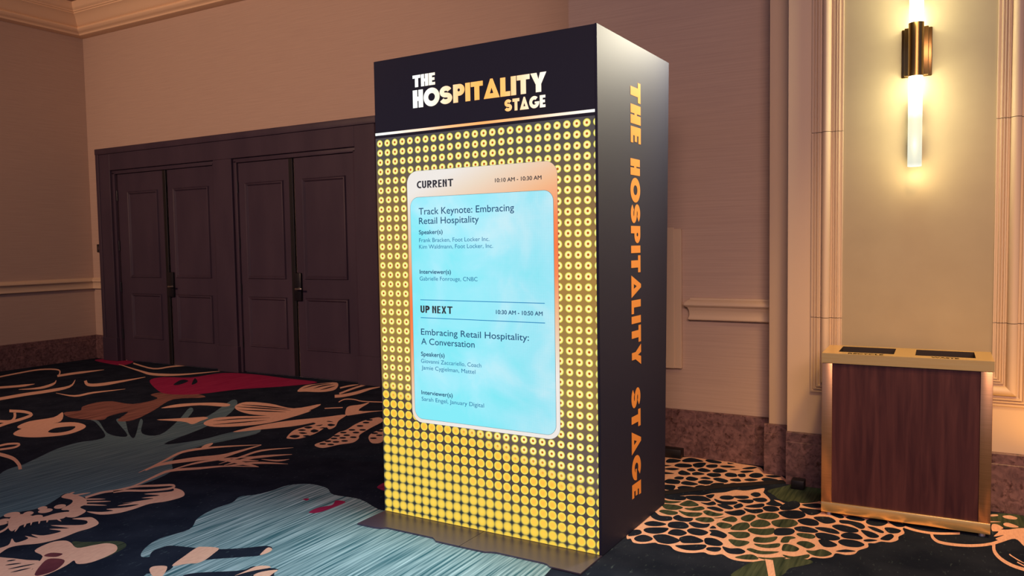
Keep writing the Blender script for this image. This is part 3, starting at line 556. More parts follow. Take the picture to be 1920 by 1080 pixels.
 ('P',2,'beige',[(-3.905,2.085),(-3.94,2.183),(-3.905,2.23),(-3.848,2.23),(-3.749,2.204),(-3.711,2.262),(-3.675,2.31),(-3.608,2.315),(-3.541,2.274),(-3.516,2.213),(-3.515,2.126),(-3.556,2.087),(-3.609,2.103),(-3.586,2.055),(-3.566,1.981),(-3.569,1.923),(-3.613,1.901),(-3.696,1.964),(-3.793,2.061)]),
 ('P',3,'maroon',[(-3.792,2.067),(-3.803,2.105),(-3.74,2.126),(-3.73,2.088)]),
 ('P',3,'maroon',[(-3.614,1.924),(-3.732,2.039),(-3.71,2.077),(-3.644,2.08),(-3.58,2.007),(-3.575,1.944)]),
 ('P',1,'beige',[(-4,1.926),(-3.927,1.973),(-3.821,2.002),(-3.747,2.023),(-3.686,1.952),(-3.594,1.887),(-3.723,1.788)]),
 ('S',3,'navy',[(-3.889,1.947),(-3.88,1.951),(-3.871,1.959),(-3.866,1.969),(-3.866,1.977)],[(-3.892,1.948),(-3.891,1.957),(-3.887,1.967),(-3.877,1.974),(-3.868,1.978)]),
 ('S',3,'navy',[(-3.845,1.918),(-3.832,1.926),(-3.817,1.94),(-3.806,1.955),(-3.801,1.967)],[(-3.847,1.92),(-3.843,1.931),(-3.832,1.947),(-3.817,1.96),(-3.804,1.968)]),
 ('S',3,'navy',[(-3.785,1.899),(-3.771,1.916),(-3.755,1.942),(-3.742,1.971),(-3.736,1.992)],[(-3.787,1.9),(-3.782,1.921),(-3.77,1.949),(-3.753,1.976),(-3.739,1.993)]),
 ('S',3,'navy',[(-3.735,1.884),(-3.725,1.897),(-3.714,1.918),(-3.708,1.94),(-3.706,1.957)],[(-3.737,1.885),(-3.735,1.902),(-3.729,1.924),(-3.718,1.945),(-3.708,1.958)]),
 ('P',1,'beige',[(-4.16,3.056),(-4.081,3.053),(-3.996,3.011),(-3.96,2.96),(-3.975,2.872),(-4.024,2.795),(-4.023,2.694),(-4.043,2.61),(-4.11,2.552),(-4.227,2.548),(-4.145,2.582),(-4.105,2.627),(-4.165,2.626),(-4.089,2.698),(-4.075,2.764),(-4.159,2.687),(-4.134,2.77),(-4.175,2.731),(-4.089,2.868),(-4.164,2.843),(-4.108,2.926),(-4.218,2.898),(-4.11,3.009)]),
 ('S',1,'beige',[(-4.456,2.683),(-4.458,2.702),(-4.46,2.729),(-4.461,2.758),(-4.458,2.784),(-4.45,2.803),(-4.437,2.82),(-4.423,2.837),(-4.411,2.856),(-4.405,2.879),(-4.401,2.903),(-4.395,2.928),(-4.383,2.951),(-4.361,2.973),(-4.332,2.993),(-4.302,3.012),(-4.275,3.029),(-4.254,3.045),(-4.234,3.06),(-4.217,3.072),(-4.203,3.078),(-4.19,3.079),(-4.186,3.077),(-4.193,3.082),(-4.193,3.081),(-4.189,3.074),(-4.188,3.063),(-4.19,3.051),(-4.197,3.036),(-4.212,3.018),(-4.232,2.998),(-4.256,2.978),(-4.28,2.959),(-4.307,2.944),(-4.338,2.93),(-4.368,2.916),(-4.392,2.903),(-4.41,2.888),(-4.424,2.872),(-4.435,2.858),(-4.442,2.848)],[(-4.494,2.703),(-4.496,2.722),(-4.498,2.749),(-4.5,2.779),(-4.497,2.806),(-4.488,2.826),(-4.475,2.843),(-4.461,2.86),(-4.45,2.879),(-4.444,2.902),(-4.44,2.926),(-4.434,2.952),(-4.422,2.976),(-4.399,2.998),(-4.37,3.019),(-4.339,3.038),(-4.312,3.056),(-4.291,3.072),(-4.271,3.086),(-4.254,3.098),(-4.237,3.105),(-4.221,3.106),(-4.2,3.099),(-4.171,3.079),(-4.158,3.064),(-4.153,3.052),(-4.151,3.04),(-4.153,3.026),(-4.161,3.011),(-4.176,2.993),(-4.196,2.973),(-4.22,2.953),(-4.244,2.934),(-4.272,2.919),(-4.302,2.905),(-4.331,2.892),(-4.355,2.878),(-4.373,2.864),(-4.387,2.848),(-4.397,2.835),(-4.405,2.825)]),
 ('P',1,'beige',[(-4.611,2.63),(-4.65,2.693),(-4.56,2.697),(-4.456,2.681),(-4.354,2.627),(-4.332,2.574),(-4.235,2.549),(-4.196,2.46),(-4.271,2.446),(-4.331,2.512),(-4.395,2.504),(-4.439,2.584),(-4.503,2.63)]),
 ('S',1,'beige',[(-4.391,2.634),(-4.365,2.65),(-4.326,2.674),(-4.291,2.699),(-4.271,2.72)],[(-4.415,2.648),(-4.389,2.664),(-4.35,2.688),(-4.307,2.71),(-4.274,2.722)]),
 ('S',1,'beige',[(-4.345,2.605),(-4.319,2.616),(-4.28,2.632),(-4.245,2.65),(-4.224,2.665)],[(-4.368,2.62),(-4.342,2.631),(-4.303,2.647),(-4.26,2.66),(-4.228,2.667)]),
 ('S',1,'beige',[(-4.446,2.659),(-4.422,2.672),(-4.387,2.692),(-4.356,2.713),(-4.339,2.731)],[(-4.47,2.674),(-4.446,2.687),(-4.411,2.707),(-4.372,2.724),(-4.342,2.733)]),
 ('S',1,'beige',[(-4.562,2.682),(-4.554,2.697),(-4.543,2.72),(-4.536,2.744),(-4.535,2.764)],[(-4.588,2.696),(-4.58,2.712),(-4.569,2.734),(-4.554,2.755),(-4.539,2.766)]),
 ('S',1,'beige',[(-4.617,2.683),(-4.618,2.691),(-4.621,2.702),(-4.628,2.715),(-4.637,2.727)],[(-4.643,2.696),(-4.645,2.704),(-4.648,2.715),(-4.646,2.724),(-4.641,2.729)]),
 ('P',2,'beige',[(-4.536,2.355),(-4.516,2.332),(-4.519,2.302),(-4.544,2.284),(-4.579,2.29),(-4.6,2.313),(-4.598,2.344),(-4.572,2.362)]),
 ('P',2,'beige',[(-4.479,2.397),(-4.46,2.377),(-4.459,2.357),(-4.478,2.347),(-4.507,2.354),(-4.526,2.373),(-4.528,2.394),(-4.508,2.404)]),
 ('P',2,'beige',[(-4.498,2.484),(-4.482,2.467),(-4.481,2.448),(-4.498,2.439),(-4.525,2.445),(-4.541,2.462),(-4.542,2.482),(-4.525,2.491)]),
 ('P',2,'beige',[(-4.431,2.476),(-4.412,2.453),(-4.415,2.425),(-4.44,2.41),(-4.471,2.416),(-4.49,2.438),(-4.488,2.467),(-4.463,2.482)]),
 ('P',2,'beige',[(-4.433,2.553),(-4.412,2.531),(-4.412,2.506),(-4.435,2.494),(-4.464,2.501),(-4.486,2.524),(-4.486,2.549),(-4.463,2.561)]),
 ('P',2,'beige',[(-4.373,2.388),(-4.352,2.366),(-4.354,2.342),(-4.375,2.329),(-4.405,2.334),(-4.426,2.357),(-4.425,2.381),(-4.403,2.394)]),
 ('P',2,'beige',[(-4.481,2.272),(-4.463,2.254),(-4.464,2.232),(-4.484,2.22),(-4.511,2.225),(-4.529,2.243),(-4.527,2.265),(-4.507,2.277)]),
 ('P',2,'beige',[(-4.351,2.569),(-4.338,2.548),(-4.345,2.52),(-4.367,2.501),(-4.393,2.502),(-4.406,2.524),(-4.4,2.552),(-4.377,2.571)]),
 ('P',2,'beige',[(-4.44,2.24),(-4.428,2.222),(-4.434,2.196),(-4.455,2.179),(-4.48,2.179),(-4.492,2.198),(-4.487,2.223),(-4.465,2.241)]),
 ('P',1,'beige',[(-4.519,2.295),(-4.508,2.36),(-4.37,2.371),(-4.355,2.45),(-4.309,2.498),(-4.243,2.436),(-4.244,2.4),(-4.296,2.351),(-4.328,2.305),(-4.329,2.243),(-4.285,2.179),(-4.377,2.208)]),
 ('S',1,'beige',[(-4.375,2.326),(-4.359,2.315),(-4.335,2.3),(-4.309,2.286),(-4.289,2.276)],[(-4.358,2.326),(-4.342,2.316),(-4.319,2.301),(-4.298,2.286),(-4.287,2.276)]),
 ('S',1,'beige',[(-4.346,2.353),(-4.332,2.343),(-4.312,2.33),(-4.289,2.317),(-4.271,2.308)],[(-4.329,2.353),(-4.315,2.343),(-4.295,2.33),(-4.277,2.317),(-4.268,2.308)]),
 ('S',1,'beige',[(-4.318,2.38),(-4.306,2.372),(-4.289,2.36),(-4.269,2.348),(-4.252,2.34)],[(-4.299,2.379),(-4.287,2.371),(-4.27,2.359),(-4.256,2.347),(-4.25,2.34)]),
 ('S',1,'beige',[(-4.382,2.302),(-4.365,2.29),(-4.34,2.272),(-4.313,2.254),(-4.29,2.242)],[(-4.361,2.299),(-4.344,2.287),(-4.32,2.27),(-4.298,2.253),(-4.287,2.242)]),
 ('S',1,'beige',[(-4.269,2.397),(-4.252,2.394),(-4.229,2.389),(-4.208,2.386),(-4.198,2.388)],[(-4.289,2.415),(-4.273,2.411),(-4.249,2.406),(-4.222,2.398),(-4.201,2.39)]),
 ('S',1,'beige',[(-4.374,2.263),(-4.353,2.246),(-4.323,2.222),(-4.29,2.198),(-4.264,2.181)],[(-4.349,2.258),(-4.329,2.241),(-4.299,2.217),(-4.273,2.195),(-4.26,2.18)]),
 ('P',1,'beige',[(-4.096,1.986),(-4.098,2.062),(-4.175,2.121),(-4.099,2.101),(-4.1,2.16),(-4.151,2.174),(-4.063,2.189),(-4.147,2.202),(-4.071,2.224),(-4.049,2.301),(-4.14,2.29),(-4.055,2.347),(-4.19,2.326),(-4.04,2.41),(-4.084,2.459),(-4.184,2.438),(-4.136,2.491),(-4.092,2.502),(-3.985,2.465),(-3.956,2.402),(-3.963,2.334),(-3.951,2.237),(-3.979,2.152),(-4.043,2.09),(-4.057,2.041),(-4.018,1.971)]),
 ('S',1,'beige',[(-4.309,2.121),(-4.313,2.13),(-4.317,2.144),(-4.324,2.159),(-4.334,2.174),(-4.348,2.19),(-4.366,2.207),(-4.382,2.223),(-4.394,2.233)],[(-4.339,2.133),(-4.343,2.142),(-4.348,2.155),(-4.354,2.17),(-4.363,2.184),(-4.376,2.198),(-4.393,2.215),(-4.409,2.23),(-4.421,2.24)]),
 ('S',1,'beige',[(-4.653,3.165),(-4.659,3.187),(-4.668,3.219),(-4.679,3.256),(-4.691,3.291),(-4.701,3.324),(-4.713,3.357),(-4.725,3.392),(-4.739,3.431),(-4.759,3.476),(-4.783,3.527),(-4.805,3.579),(-4.814,3.627),(-4.808,3.67),(-4.791,3.71),(-4.767,3.748),(-4.744,3.786),(-4.717,3.823),(-4.687,3.857),(-4.654,3.89),(-4.62,3.922),(-4.582,3.956),(-4.54,3.991),(-4.502,4.022),(-4.476,4.044)],[(-4.66,3.169),(-4.67,3.193),(-4.684,3.228),(-4.699,3.267),(-4.715,3.306),(-4.731,3.341),(-4.747,3.377),(-4.764,3.415),(-4.783,3.456),(-4.807,3.504),(-4.834,3.557),(-4.857,3.612),(-4.867,3.662),(-4.861,3.707),(-4.844,3.749),(-4.819,3.787),(-4.79,3.822),(-4.759,3.855),(-4.723,3.886),(-4.685,3.916),(-4.646,3.944),(-4.603,3.975),(-4.556,4.006),(-4.513,4.032),(-4.483,4.051)]),
 ('S',1,'beige',[(-4.651,3.213),(-4.656,3.234),(-4.666,3.264),(-4.673,3.3),(-4.67,3.338),(-4.652,3.379),(-4.623,3.426),(-4.59,3.473),(-4.558,3.515),(-4.529,3.552),(-4.497,3.584),(-4.467,3.614),(-4.445,3.646),(-4.438,3.683),(-4.441,3.72),(-4.447,3.759),(-4.452,3.803),(-4.455,3.86),(-4.458,3.927),(-4.462,3.99),(-4.466,4.036)],[(-4.664,3.221),(-4.679,3.246),(-4.699,3.283),(-4.717,3.326),(-4.724,3.372),(-4.715,3.422),(-4.697,3.478),(-4.673,3.533),(-4.648,3.582),(-4.619,3.62),(-4.586,3.653),(-4.556,3.684),(-4.535,3.716),(-4.521,3.746),(-4.514,3.775),(-4.511,3.807),(-4.506,3.844),(-4.499,3.894),(-4.493,3.954),(-4.486,4.01),(-4.48,4.048)]),
 ('S',1,'beige',[(-4.437,2.855),(-4.43,2.873),(-4.42,2.9),(-4.412,2.934),(-4.41,2.97),(-4.419,3.014),(-4.434,3.064),(-4.45,3.114),(-4.463,3.158),(-4.472,3.193),(-4.481,3.222),(-4.485,3.248),(-4.479,3.277),(-4.457,3.308),(-4.423,3.34),(-4.385,3.372),(-4.352,3.404),(-4.326,3.437),(-4.301,3.468),(-4.274,3.499),(-4.24,3.527),(-4.191,3.554),(-4.131,3.58),(-4.075,3.603),(-4.038,3.619)],[(-4.444,2.859),(-4.441,2.88),(-4.436,2.91),(-4.432,2.945),(-4.435,2.984),(-4.447,3.03),(-4.467,3.082),(-4.489,3.136),(-4.506,3.184),(-4.52,3.221),(-4.531,3.252),(-4.536,3.281),(-4.529,3.312),(-4.507,3.344),(-4.473,3.377),(-4.433,3.408),(-4.395,3.438),(-4.364,3.467),(-4.335,3.495),(-4.304,3.523),(-4.265,3.548),(-4.21,3.571),(-4.146,3.594),(-4.086,3.613),(-4.044,3.625)]),
 ('S',1,'beige',[(-4.506,3.256),(-4.504,3.291),(-4.504,3.343),(-4.502,3.401),(-4.493,3.453),(-4.479,3.496),(-4.463,3.536),(-4.441,3.576),(-4.415,3.619),(-4.376,3.67),(-4.326,3.724),(-4.278,3.773),(-4.246,3.809)],[(-4.512,3.26),(-4.518,3.299),(-4.525,3.357),(-4.53,3.42),(-4.529,3.478),(-4.52,3.525),(-4.504,3.567),(-4.482,3.607),(-4.451,3.647),(-4.404,3.693),(-4.346,3.741),(-4.291,3.785),(-4.252,3.814)]),
 ('S',1,'beige',[(-4.418,3.619),(-4.38,3.618),(-4.326,3.616),(-4.267,3.614),(-4.212,3.612),(-4.158,3.609),(-4.108,3.611),(-4.065,3.614),(-4.037,3.618)],[(-4.476,3.671),(-4.437,3.67),(-4.382,3.669),(-4.322,3.666),(-4.265,3.664),(-4.209,3.659),(-4.144,3.647),(-4.086,3.636),(-4.045,3.626)]),
 ('S',1,'beige',[(-4.41,3.603),(-4.381,3.611),(-4.341,3.625),(-4.298,3.641),(-4.262,3.658),(-4.228,3.675),(-4.198,3.694),(-4.172,3.712),(-4.155,3.726)],[(-4.416,3.608),(-4.397,3.625),(-4.368,3.648),(-4.335,3.673),(-4.3,3.692),(-4.265,3.707),(-4.224,3.718),(-4.188,3.726),(-4.161,3.731)]),
 ('S',1,'beige',[(-4.341,3.546),(-4.338,3.576),(-4.335,3.62),(-4.332,3.671),(-4.329,3.719),(-4.33,3.766),(-4.337,3.815),(-4.338,3.864),(-4.331,3.912),(-4.305,3.962),(-4.264,4.013),(-4.223,4.057),(-4.196,4.09)],[(-4.347,3.551),(-4.351,3.585),(-4.356,3.635),(-4.36,3.692),(-4.365,3.746),(-4.371,3.796),(-4.378,3.847),(-4.38,3.897),(-4.368,3.944),(-4.334,3.988),(-4.285,4.032),(-4.236,4.07),(-4.202,4.095)]),
 ('S',1,'beige',[(-4.281,3.54),(-4.272,3.576),(-4.264,3.63),(-4.25,3.69),(-4.231,3.749),(-4.192,3.802),(-4.145,3.861),(-4.098,3.912),(-4.068,3.95)],[(-4.288,3.545),(-4.294,3.591),(-4.299,3.657),(-4.3,3.73),(-4.281,3.791),(-4.241,3.845),(-4.18,3.892),(-4.119,3.931),(-4.075,3.957)]),
 ('S',1,'beige',[(-4.266,3.505),(-4.242,3.532),(-4.21,3.573),(-4.17,3.616),(-4.129,3.656),(-4.073,3.686),(-4.01,3.716),(-3.951,3.741),(-3.912,3.76)],[(-4.273,3.51),(-4.26,3.546),(-4.24,3.597),(-4.212,3.651),(-4.171,3.693),(-4.113,3.723),(-4.038,3.742),(-3.968,3.757),(-3.918,3.765)]),
 ('S',1,'beige',[(-4.168,3.761),(-4.139,3.761),(-4.099,3.762),(-4.058,3.766),(-4.028,3.775),(-4.009,3.79),(-3.999,3.812),(-3.994,3.833),(-3.991,3.849)],[(-4.172,3.766),(-4.152,3.774),(-4.12,3.783),(-4.087,3.794),(-4.059,3.804),(-4.04,3.818),(-4.021,3.832),(-4.007,3.845),(-3.996,3.854)]),
 ('P',1,'beige',[(-4.818,3.787),(-4.866,3.861),(-4.859,3.922),(-4.809,3.868),(-4.787,3.803)]),
 ('P',2,'beige',[(-6.371,4.589),(-6.371,4.789),(-6.129,4.971),(-5.935,4.994),(-5.869,4.892),(-6.141,4.83),(-6.283,4.65)]),
 ('P',2,'beige',[(-5.954,4.245),(-5.787,4.411),(-5.628,4.504),(-5.569,4.374),(-5.538,4.27),(-5.706,4.308)]),
 ('P',1,'beige',[(-5.809,4.954),(-5.861,5.13),(-5.593,5.175),(-5.227,5.115),(-5.137,5.366),(-5.032,5.095),(-5.093,4.852),(-5.349,4.764),(-5.612,4.819)]),
 ('S',2,'navy',[(-5.763,4.932),(-5.71,4.937),(-5.636,4.946),(-5.552,4.956),(-5.475,4.97),(-5.394,4.984),(-5.31,5.003),(-5.235,5.02),(-5.184,5.034)],[(-5.769,4.938),(-5.726,4.952),(-5.663,4.971),(-5.589,4.991),(-5.513,5.005),(-5.43,5.018),(-5.335,5.028),(-5.25,5.035),(-5.189,5.039)]),
 ('S',2,'navy',[(-5.637,4.841),(-5.589,4.847),(-5.522,4.858),(-5.449,4.871),(-5.385,4.887),(-5.323,4.905),(-5.262,4.928),(-5.209,4.95),(-5.173,4.966)],[(-5.643,4.846),(-5.605,4.861),(-5.548,4.882),(-5.485,4.904),(-5.421,4.921),(-5.358,4.938),(-5.287,4.952),(-5.224,4.964),(-5.178,4.971)]),
 ('S',2,'navy',[(-5.798,5.018),(-5.739,5.02),(-5.658,5.025),(-5.569,5.031),(-5.49,5.039),(-5.413,5.046),(-5.336,5.057),(-5.27,5.066),(-5.225,5.074)],[(-5.804,5.023),(-5.756,5.035),(-5.685,5.051),(-5.606,5.066),(-5.527,5.075),(-5.448,5.081),(-5.362,5.082),(-5.285,5.081),(-5.23,5.079)]),
 ('P',1,'beige',[(-5.475,4.334),(-5.556,4.513),(-5.426,4.657),(-5.196,4.803),(-5.016,5.118),(-4.967,4.676),(-5.075,4.433),(-5.283,4.289)]),
 ('S',2,'navy',[(-5.474,4.429),(-5.447,4.453),(-5.411,4.489),(-5.369,4.529),(-5.326,4.57),(-5.272,4.612),(-5.213,4.659),(-5.158,4.702),(-5.121,4.733)],[(-5.478,4.433),(-5.46,4.464),(-5.433,4.506),(-5.398,4.554),(-5.356,4.596),(-5.301,4.637),(-5.234,4.677),(-5.17,4.713),(-5.125,4.737)]),
 ('S',2,'navy',[(-5.36,4.336),(-5.333,4.359),(-5.295,4.392),(-5.252,4.432),(-5.214,4.473),(-5.174,4.518),(-5.135,4.571),(-5.099,4.619),(-5.075,4.654)],[(-5.365,4.34),(-5.345,4.369),(-5.315,4.409),(-5.281,4.455),(-5.243,4.498),(-5.203,4.542),(-5.155,4.589),(-5.111,4.63),(-5.079,4.658)]),
 ('P',1,'beige',[(-4.998,4.23),(-4.992,4.442),(-4.906,4.706),(-4.747,4.915),(-4.624,5.076),(-4.676,4.657),(-4.855,4.4)]),
 ('P',2,'beige',[(-5.966,4.249),(-5.805,4.387),(-5.656,4.513),(-5.599,4.307),(-5.711,4.299)]),
 ('P',2,'beige',[(-6.599,3.406),(-6.721,3.576),(-6.664,3.764),(-6.529,3.868),(-6.335,3.842),(-6.213,3.744),(-6.151,3.575),(-6.259,3.427),(-6.43,3.367)]),
 ('P',3,'navy',[(-6.384,3.56),(-6.467,3.673),(-6.379,3.778),(-6.267,3.677),(-6.28,3.576)]),
 ('P',1,'beige',[(-6.82,3.554),(-6.937,3.715),(-6.905,3.903),(-7.043,4.067),(-6.683,3.838),(-6.697,3.694),(-6.691,3.538)]),
 ('S',1,'beige',[(-7.503,3.847),(-7.475,3.856),(-7.434,3.87),(-7.388,3.882),(-7.342,3.887),(-7.294,3.885),(-7.243,3.879),(-7.202,3.869),(-7.224,3.882),(-7.225,3.879),(-7.202,3.849),(-7.181,3.814),(-7.162,3.777),(-7.144,3.739),(-7.13,3.7),(-7.116,3.66),(-7.101,3.623),(-7.083,3.587),(-7.063,3.552),(-7.045,3.522),(-7.032,3.501)],[(-7.63,3.914),(-7.601,3.923),(-7.559,3.937),(-7.51,3.95),(-7.461,3.955),(-7.408,3.952),(-7.35,3.945),(-7.287,3.929),(-7.178,3.879),(-7.114,3.83),(-7.086,3.795),(-7.066,3.758),(-7.047,3.722),(-7.03,3.685),(-7.016,3.645),(-7.003,3.607),(-6.989,3.571),(-6.972,3.537),(-6.953,3.503),(-6.936,3.474),(-6.925,3.454)]),
 ('S',1,'beige',[(-7.443,3.85),(-7.402,3.83),(-7.348,3.802),(-7.297,3.776),(-7.257,3.753),(-7.22,3.73),(-7.185,3.706),(-7.16,3.687),(-7.147,3.67),(-7.157,3.654),(-7.186,3.641),(-7.221,3.631),(-7.245,3.624)],[(-7.433,3.868),(-7.394,3.848),(-7.334,3.818),(-7.263,3.78),(-7.198,3.743),(-7.146,3.71),(-7.094,3.676),(-7.052,3.642),(-7.033,3.615),(-7.044,3.596),(-7.075,3.583),(-7.109,3.573),(-7.132,3.566)]),
 ('S',1,'beige',[(-6.013,2.974),(-5.968,2.972),(-5.905,2.97),(-5.836,2.966),(-5.777,2.958),(-5.727,2.947),(-5.68,2.932),(-5.635,2.916),(-5.593,2.901),(-5.557,2.886),(-5.522,2.869),(-5.489,2.853),(-5.463,2.84)],[(-6.108,3.028),(-6.062,3.026),(-5.997,3.024),(-5.924,3.019),(-5.856,3.01),(-5.793,2.995),(-5.732,2.976),(-5.676,2.956),(-5.624,2.936),(-5.57,2.914),(-5.52,2.89),(-5.482,2.871),(-5.457,2.859)]),
 ('S',1,'beige',[(-6.238,3.093),(-6.24,3.109),(-6.243,3.133),(-6.244,3.158),(-6.239,3.178),(-6.225,3.193),(-6.204,3.207),(-6.181,3.216),(-6.165,3.217),(-6.186,3.227),(-6.173,3.215),(-6.156,3.195),(-6.146,3.175),(-6.147,3.152),(-6.157,3.127),(-6.169,3.104),(-6.177,3.088)],[(-6.299,3.121),(-6.302,3.137),(-6.305,3.162),(-6.307,3.188),(-6.301,3.209),(-6.286,3.225),(-6.265,3.239),(-6.241,3.249),(-6.213,3.249),(-6.149,3.219),(-6.117,3.193),(-6.097,3.169),(-6.086,3.146),(-6.088,3.123),(-6.098,3.098),(-6.11,3.075),(-6.118,3.059)]),
 ('S',1,'beige',[(-8.194,4.098),(-8.196,4.145),(-8.199,4.212),(-8.201,4.287),(-8.2,4.355),(-8.194,4.409),(-8.183,4.459),(-8.173,4.509),(-8.169,4.564),(-8.168,4.626),(-8.171,4.694),(-8.196,4.77),(-8.245,4.849),(-8.34,4.939),(-8.469,5.034),(-8.593,5.117),(-8.68,5.175)],[(-8.362,4.179),(-8.365,4.226),(-8.369,4.296),(-8.373,4.374),(-8.373,4.443),(-8.367,4.5),(-8.357,4.552),(-8.348,4.603),(-8.345,4.659),(-8.345,4.723),(-8.345,4.79),(-8.346,4.853),(-8.369,4.914),(-8.43,4.981),(-8.524,5.055),(-8.626,5.128),(-8.698,5.182)]),
 ('S',1,'beige',[(-8.056,4.592),(-7.975,4.58),(-7.864,4.564),(-7.754,4.554),(-7.676,4.56),(-7.648,4.589),(-7.654,4.637),(-7.668,4.692),(-7.673,4.754),(-7.658,4.828),(-7.631,4.913),(-7.605,4.994),(-7.589,5.052)],[(-8.071,4.602),(-8.008,4.6),(-7.915,4.595),(-7.823,4.596),(-7.764,4.613),(-7.749,4.648),(-7.756,4.695),(-7.77,4.752),(-7.764,4.809),(-7.73,4.873),(-7.685,4.947),(-7.639,5.016),(-7.605,5.062)]),
 ('S',1,'beige',[(-8.916,4.464),(-8.891,4.494),(-8.856,4.538),(-8.82,4.587),(-8.793,4.632),(-8.781,4.673),(-8.795,4.724),(-8.813,4.771),(-8.831,4.806)],[(-9.058,4.535),(-9.034,4.566),(-8.999,4.611),(-8.962,4.661),(-8.936,4.706),(-8.921,4.746),(-8.895,4.777),(-8.874,4.803),(-8.852,4.818)]),
 ('S',1,'beige',[(-8.634,4.532),(-8.594,4.552),(-8.54,4.582),(-8.49,4.62),(-8.46,4.659),(-8.461,4.704),(-8.488,4.759),(-8.525,4.814),(-8.577,4.871),(-8.648,4.929),(-8.732,4.986),(-8.805,5.03),(-8.855,5.06)],[(-8.657,4.544),(-8.644,4.578),(-8.619,4.624),(-8.597,4.677),(-8.595,4.73),(-8.614,4.784),(-8.641,4.838),(-8.678,4.892),(-8.71,4.936),(-8.742,4.971),(-8.784,5.004),(-8.833,5.038),(-8.868,5.064)]),
 ('S',1,'beige',[(-8.504,5.165),(-8.451,5.136),(-8.36,5.084),(-8.245,5.025),(-8.155,4.991),(-8.104,4.987),(-8.069,4.997),(-8.042,5.018),(-8.021,5.048),(-8.007,5.089),(-8.002,5.142),(-8.012,5.209),(-8.022,5.282),(-8.035,5.368),(-8.05,5.468),(-8.066,5.563),(-8.082,5.633)],[(-8.532,5.216),(-8.474,5.182),(-8.405,5.143),(-8.356,5.117),(-8.317,5.102),(-8.28,5.1),(-8.247,5.109),(-8.221,5.13),(-8.201,5.16),(-8.187,5.201),(-8.179,5.252),(-8.164,5.305),(-8.151,5.363),(-8.139,5.435),(-8.129,5.52),(-8.121,5.599),(-8.11,5.652)]),
 ('S',1,'beige',[(-9.074,5.2),(-9.075,5.233),(-9.077,5.282),(-9.077,5.34),(-9.072,5.403),(-9.059,5.483),(-9.059,5.589),(-9.06,5.69),(-9.067,5.766)],[(-9.233,5.288),(-9.234,5.322),(-9.237,5.372),(-9.238,5.432),(-9.233,5.497),(-9.217,5.577),(-9.174,5.658),(-9.13,5.733),(-9.092,5.782)]),
 ('S',1,'beige',[(-9.682,4.854),(-9.698,4.901),(-9.721,4.969),(-9.746,5.047),(-9.766,5.122),(-9.785,5.196),(-9.805,5.275),(-9.814,5.349),(-9.801,5.407),(-9.764,5.451),(-9.708,5.484),(-9.635,5.499),(-9.553,5.489),(-9.469,5.452),(-9.356,5.384),(-9.231,5.302),(-9.141,5.245)],[(-9.787,4.905),(-9.803,4.952),(-9.828,5.021),(-9.854,5.101),(-9.875,5.177),(-9.895,5.253),(-9.916,5.333),(-9.926,5.409),(-9.914,5.468),(-9.875,5.514),(-9.818,5.548),(-9.742,5.563),(-9.646,5.55),(-9.491,5.48),(-9.318,5.377),(-9.182,5.288),(-9.095,5.233)]),
 ('S',1,'beige',[(-9.32,6.126),(-9.156,6.071),(-8.93,5.997),(-8.7,5.922),(-8.515,5.863),(-8.385,5.819),(-8.281,5.781),(-8.195,5.76),(-8.112,5.755),(-8.025,5.764),(-7.943,5.786),(-7.874,5.829),(-7.811,5.887),(-7.753,5.978),(-7.697,6.095),(-7.65,6.21),(-7.62,6.293)],[(-9.347,6.145),(-9.206,6.107),(-9.001,6.049),(-8.79,5.99),(-8.623,5.945),(-8.511,5.915),(-8.426,5.893),(-8.348,5.874),(-8.266,5.869),(-8.179,5.877),(-8.092,5.897),(-8.002,5.924),(-7.918,5.967),(-7.838,6.043),(-7.761,6.145),(-7.694,6.245),(-7.643,6.312)]),
 ('S',1,'beige',[(-9.178,6.231),(-9.043,6.189),(-8.85,6.128),(-8.66,6.075),(-8.527,6.054),(-8.472,6.079),(-8.461,6.133),(-8.468,6.197),(-8.464,6.251),(-8.444,6.295),(-8.42,6.339),(-8.399,6.376),(-8.384,6.402)],[(-9.277,6.305),(-9.139,6.262),(-8.943,6.199),(-8.753,6.145),(-8.622,6.123),(-8.569,6.147),(-8.559,6.201),(-8.565,6.266),(-8.562,6.322),(-8.542,6.368),(-8.518,6.411),(-8.497,6.449),(-8.482,6.476)]),
 ('P',1,'beige',[(-5.814,5.746),(-5.972,6),(-5.94,6.144),(-5.796,6.306),(-5.529,5.997),(-5.549,5.829),(-5.718,5.77)]),
 ('S',2,'navy',[(-5.869,5.876),(-5.869,5.911),(-5.873,5.964),(-5.875,6.022),(-5.873,6.076),(-5.86,6.119),(-5.842,6.164),(-5.824,6.202),(-5.813,6.232)],[(-5.876,5.882),(-5.889,5.929),(-5.905,5.994),(-5.92,6.066),(-5.92,6.122),(-5.905,6.165),(-5.875,6.198),(-5.843,6.223),(-5.82,6.239)]),
 ('S',2,'navy',[(-5.766,5.924),(-5.765,5.947),(-5.765,5.982),(-5.765,6.022),(-5.766,6.062),(-5.761,6.098),(-5.756,6.139),(-5.751,6.176),(-5.75,6.204)],[(-5.773,5.93),(-5.784,5.965),(-5.797,6.012),(-5.809,6.065),(-5.812,6.107),(-5.805,6.143),(-5.788,6.172),(-5.771,6.196),(-5.757,6.211)]),
 ('S',2,'navy',[(-5.649,5.897),(-5.643,5.913),(-5.637,5.938),(-5.632,5.967),(-5.633,5.999),(-5.636,6.032),(-5.644,6.073),(-5.653,6.11),(-5.661,6.138)],[(-5.655,5.903),(-5.661,5.931),(-5.668,5.968),(-5.675,6.009),(-5.677,6.043),(-5.679,6.075),(-5.676,6.104),(-5.672,6.129),(-5.668,6.145)]),
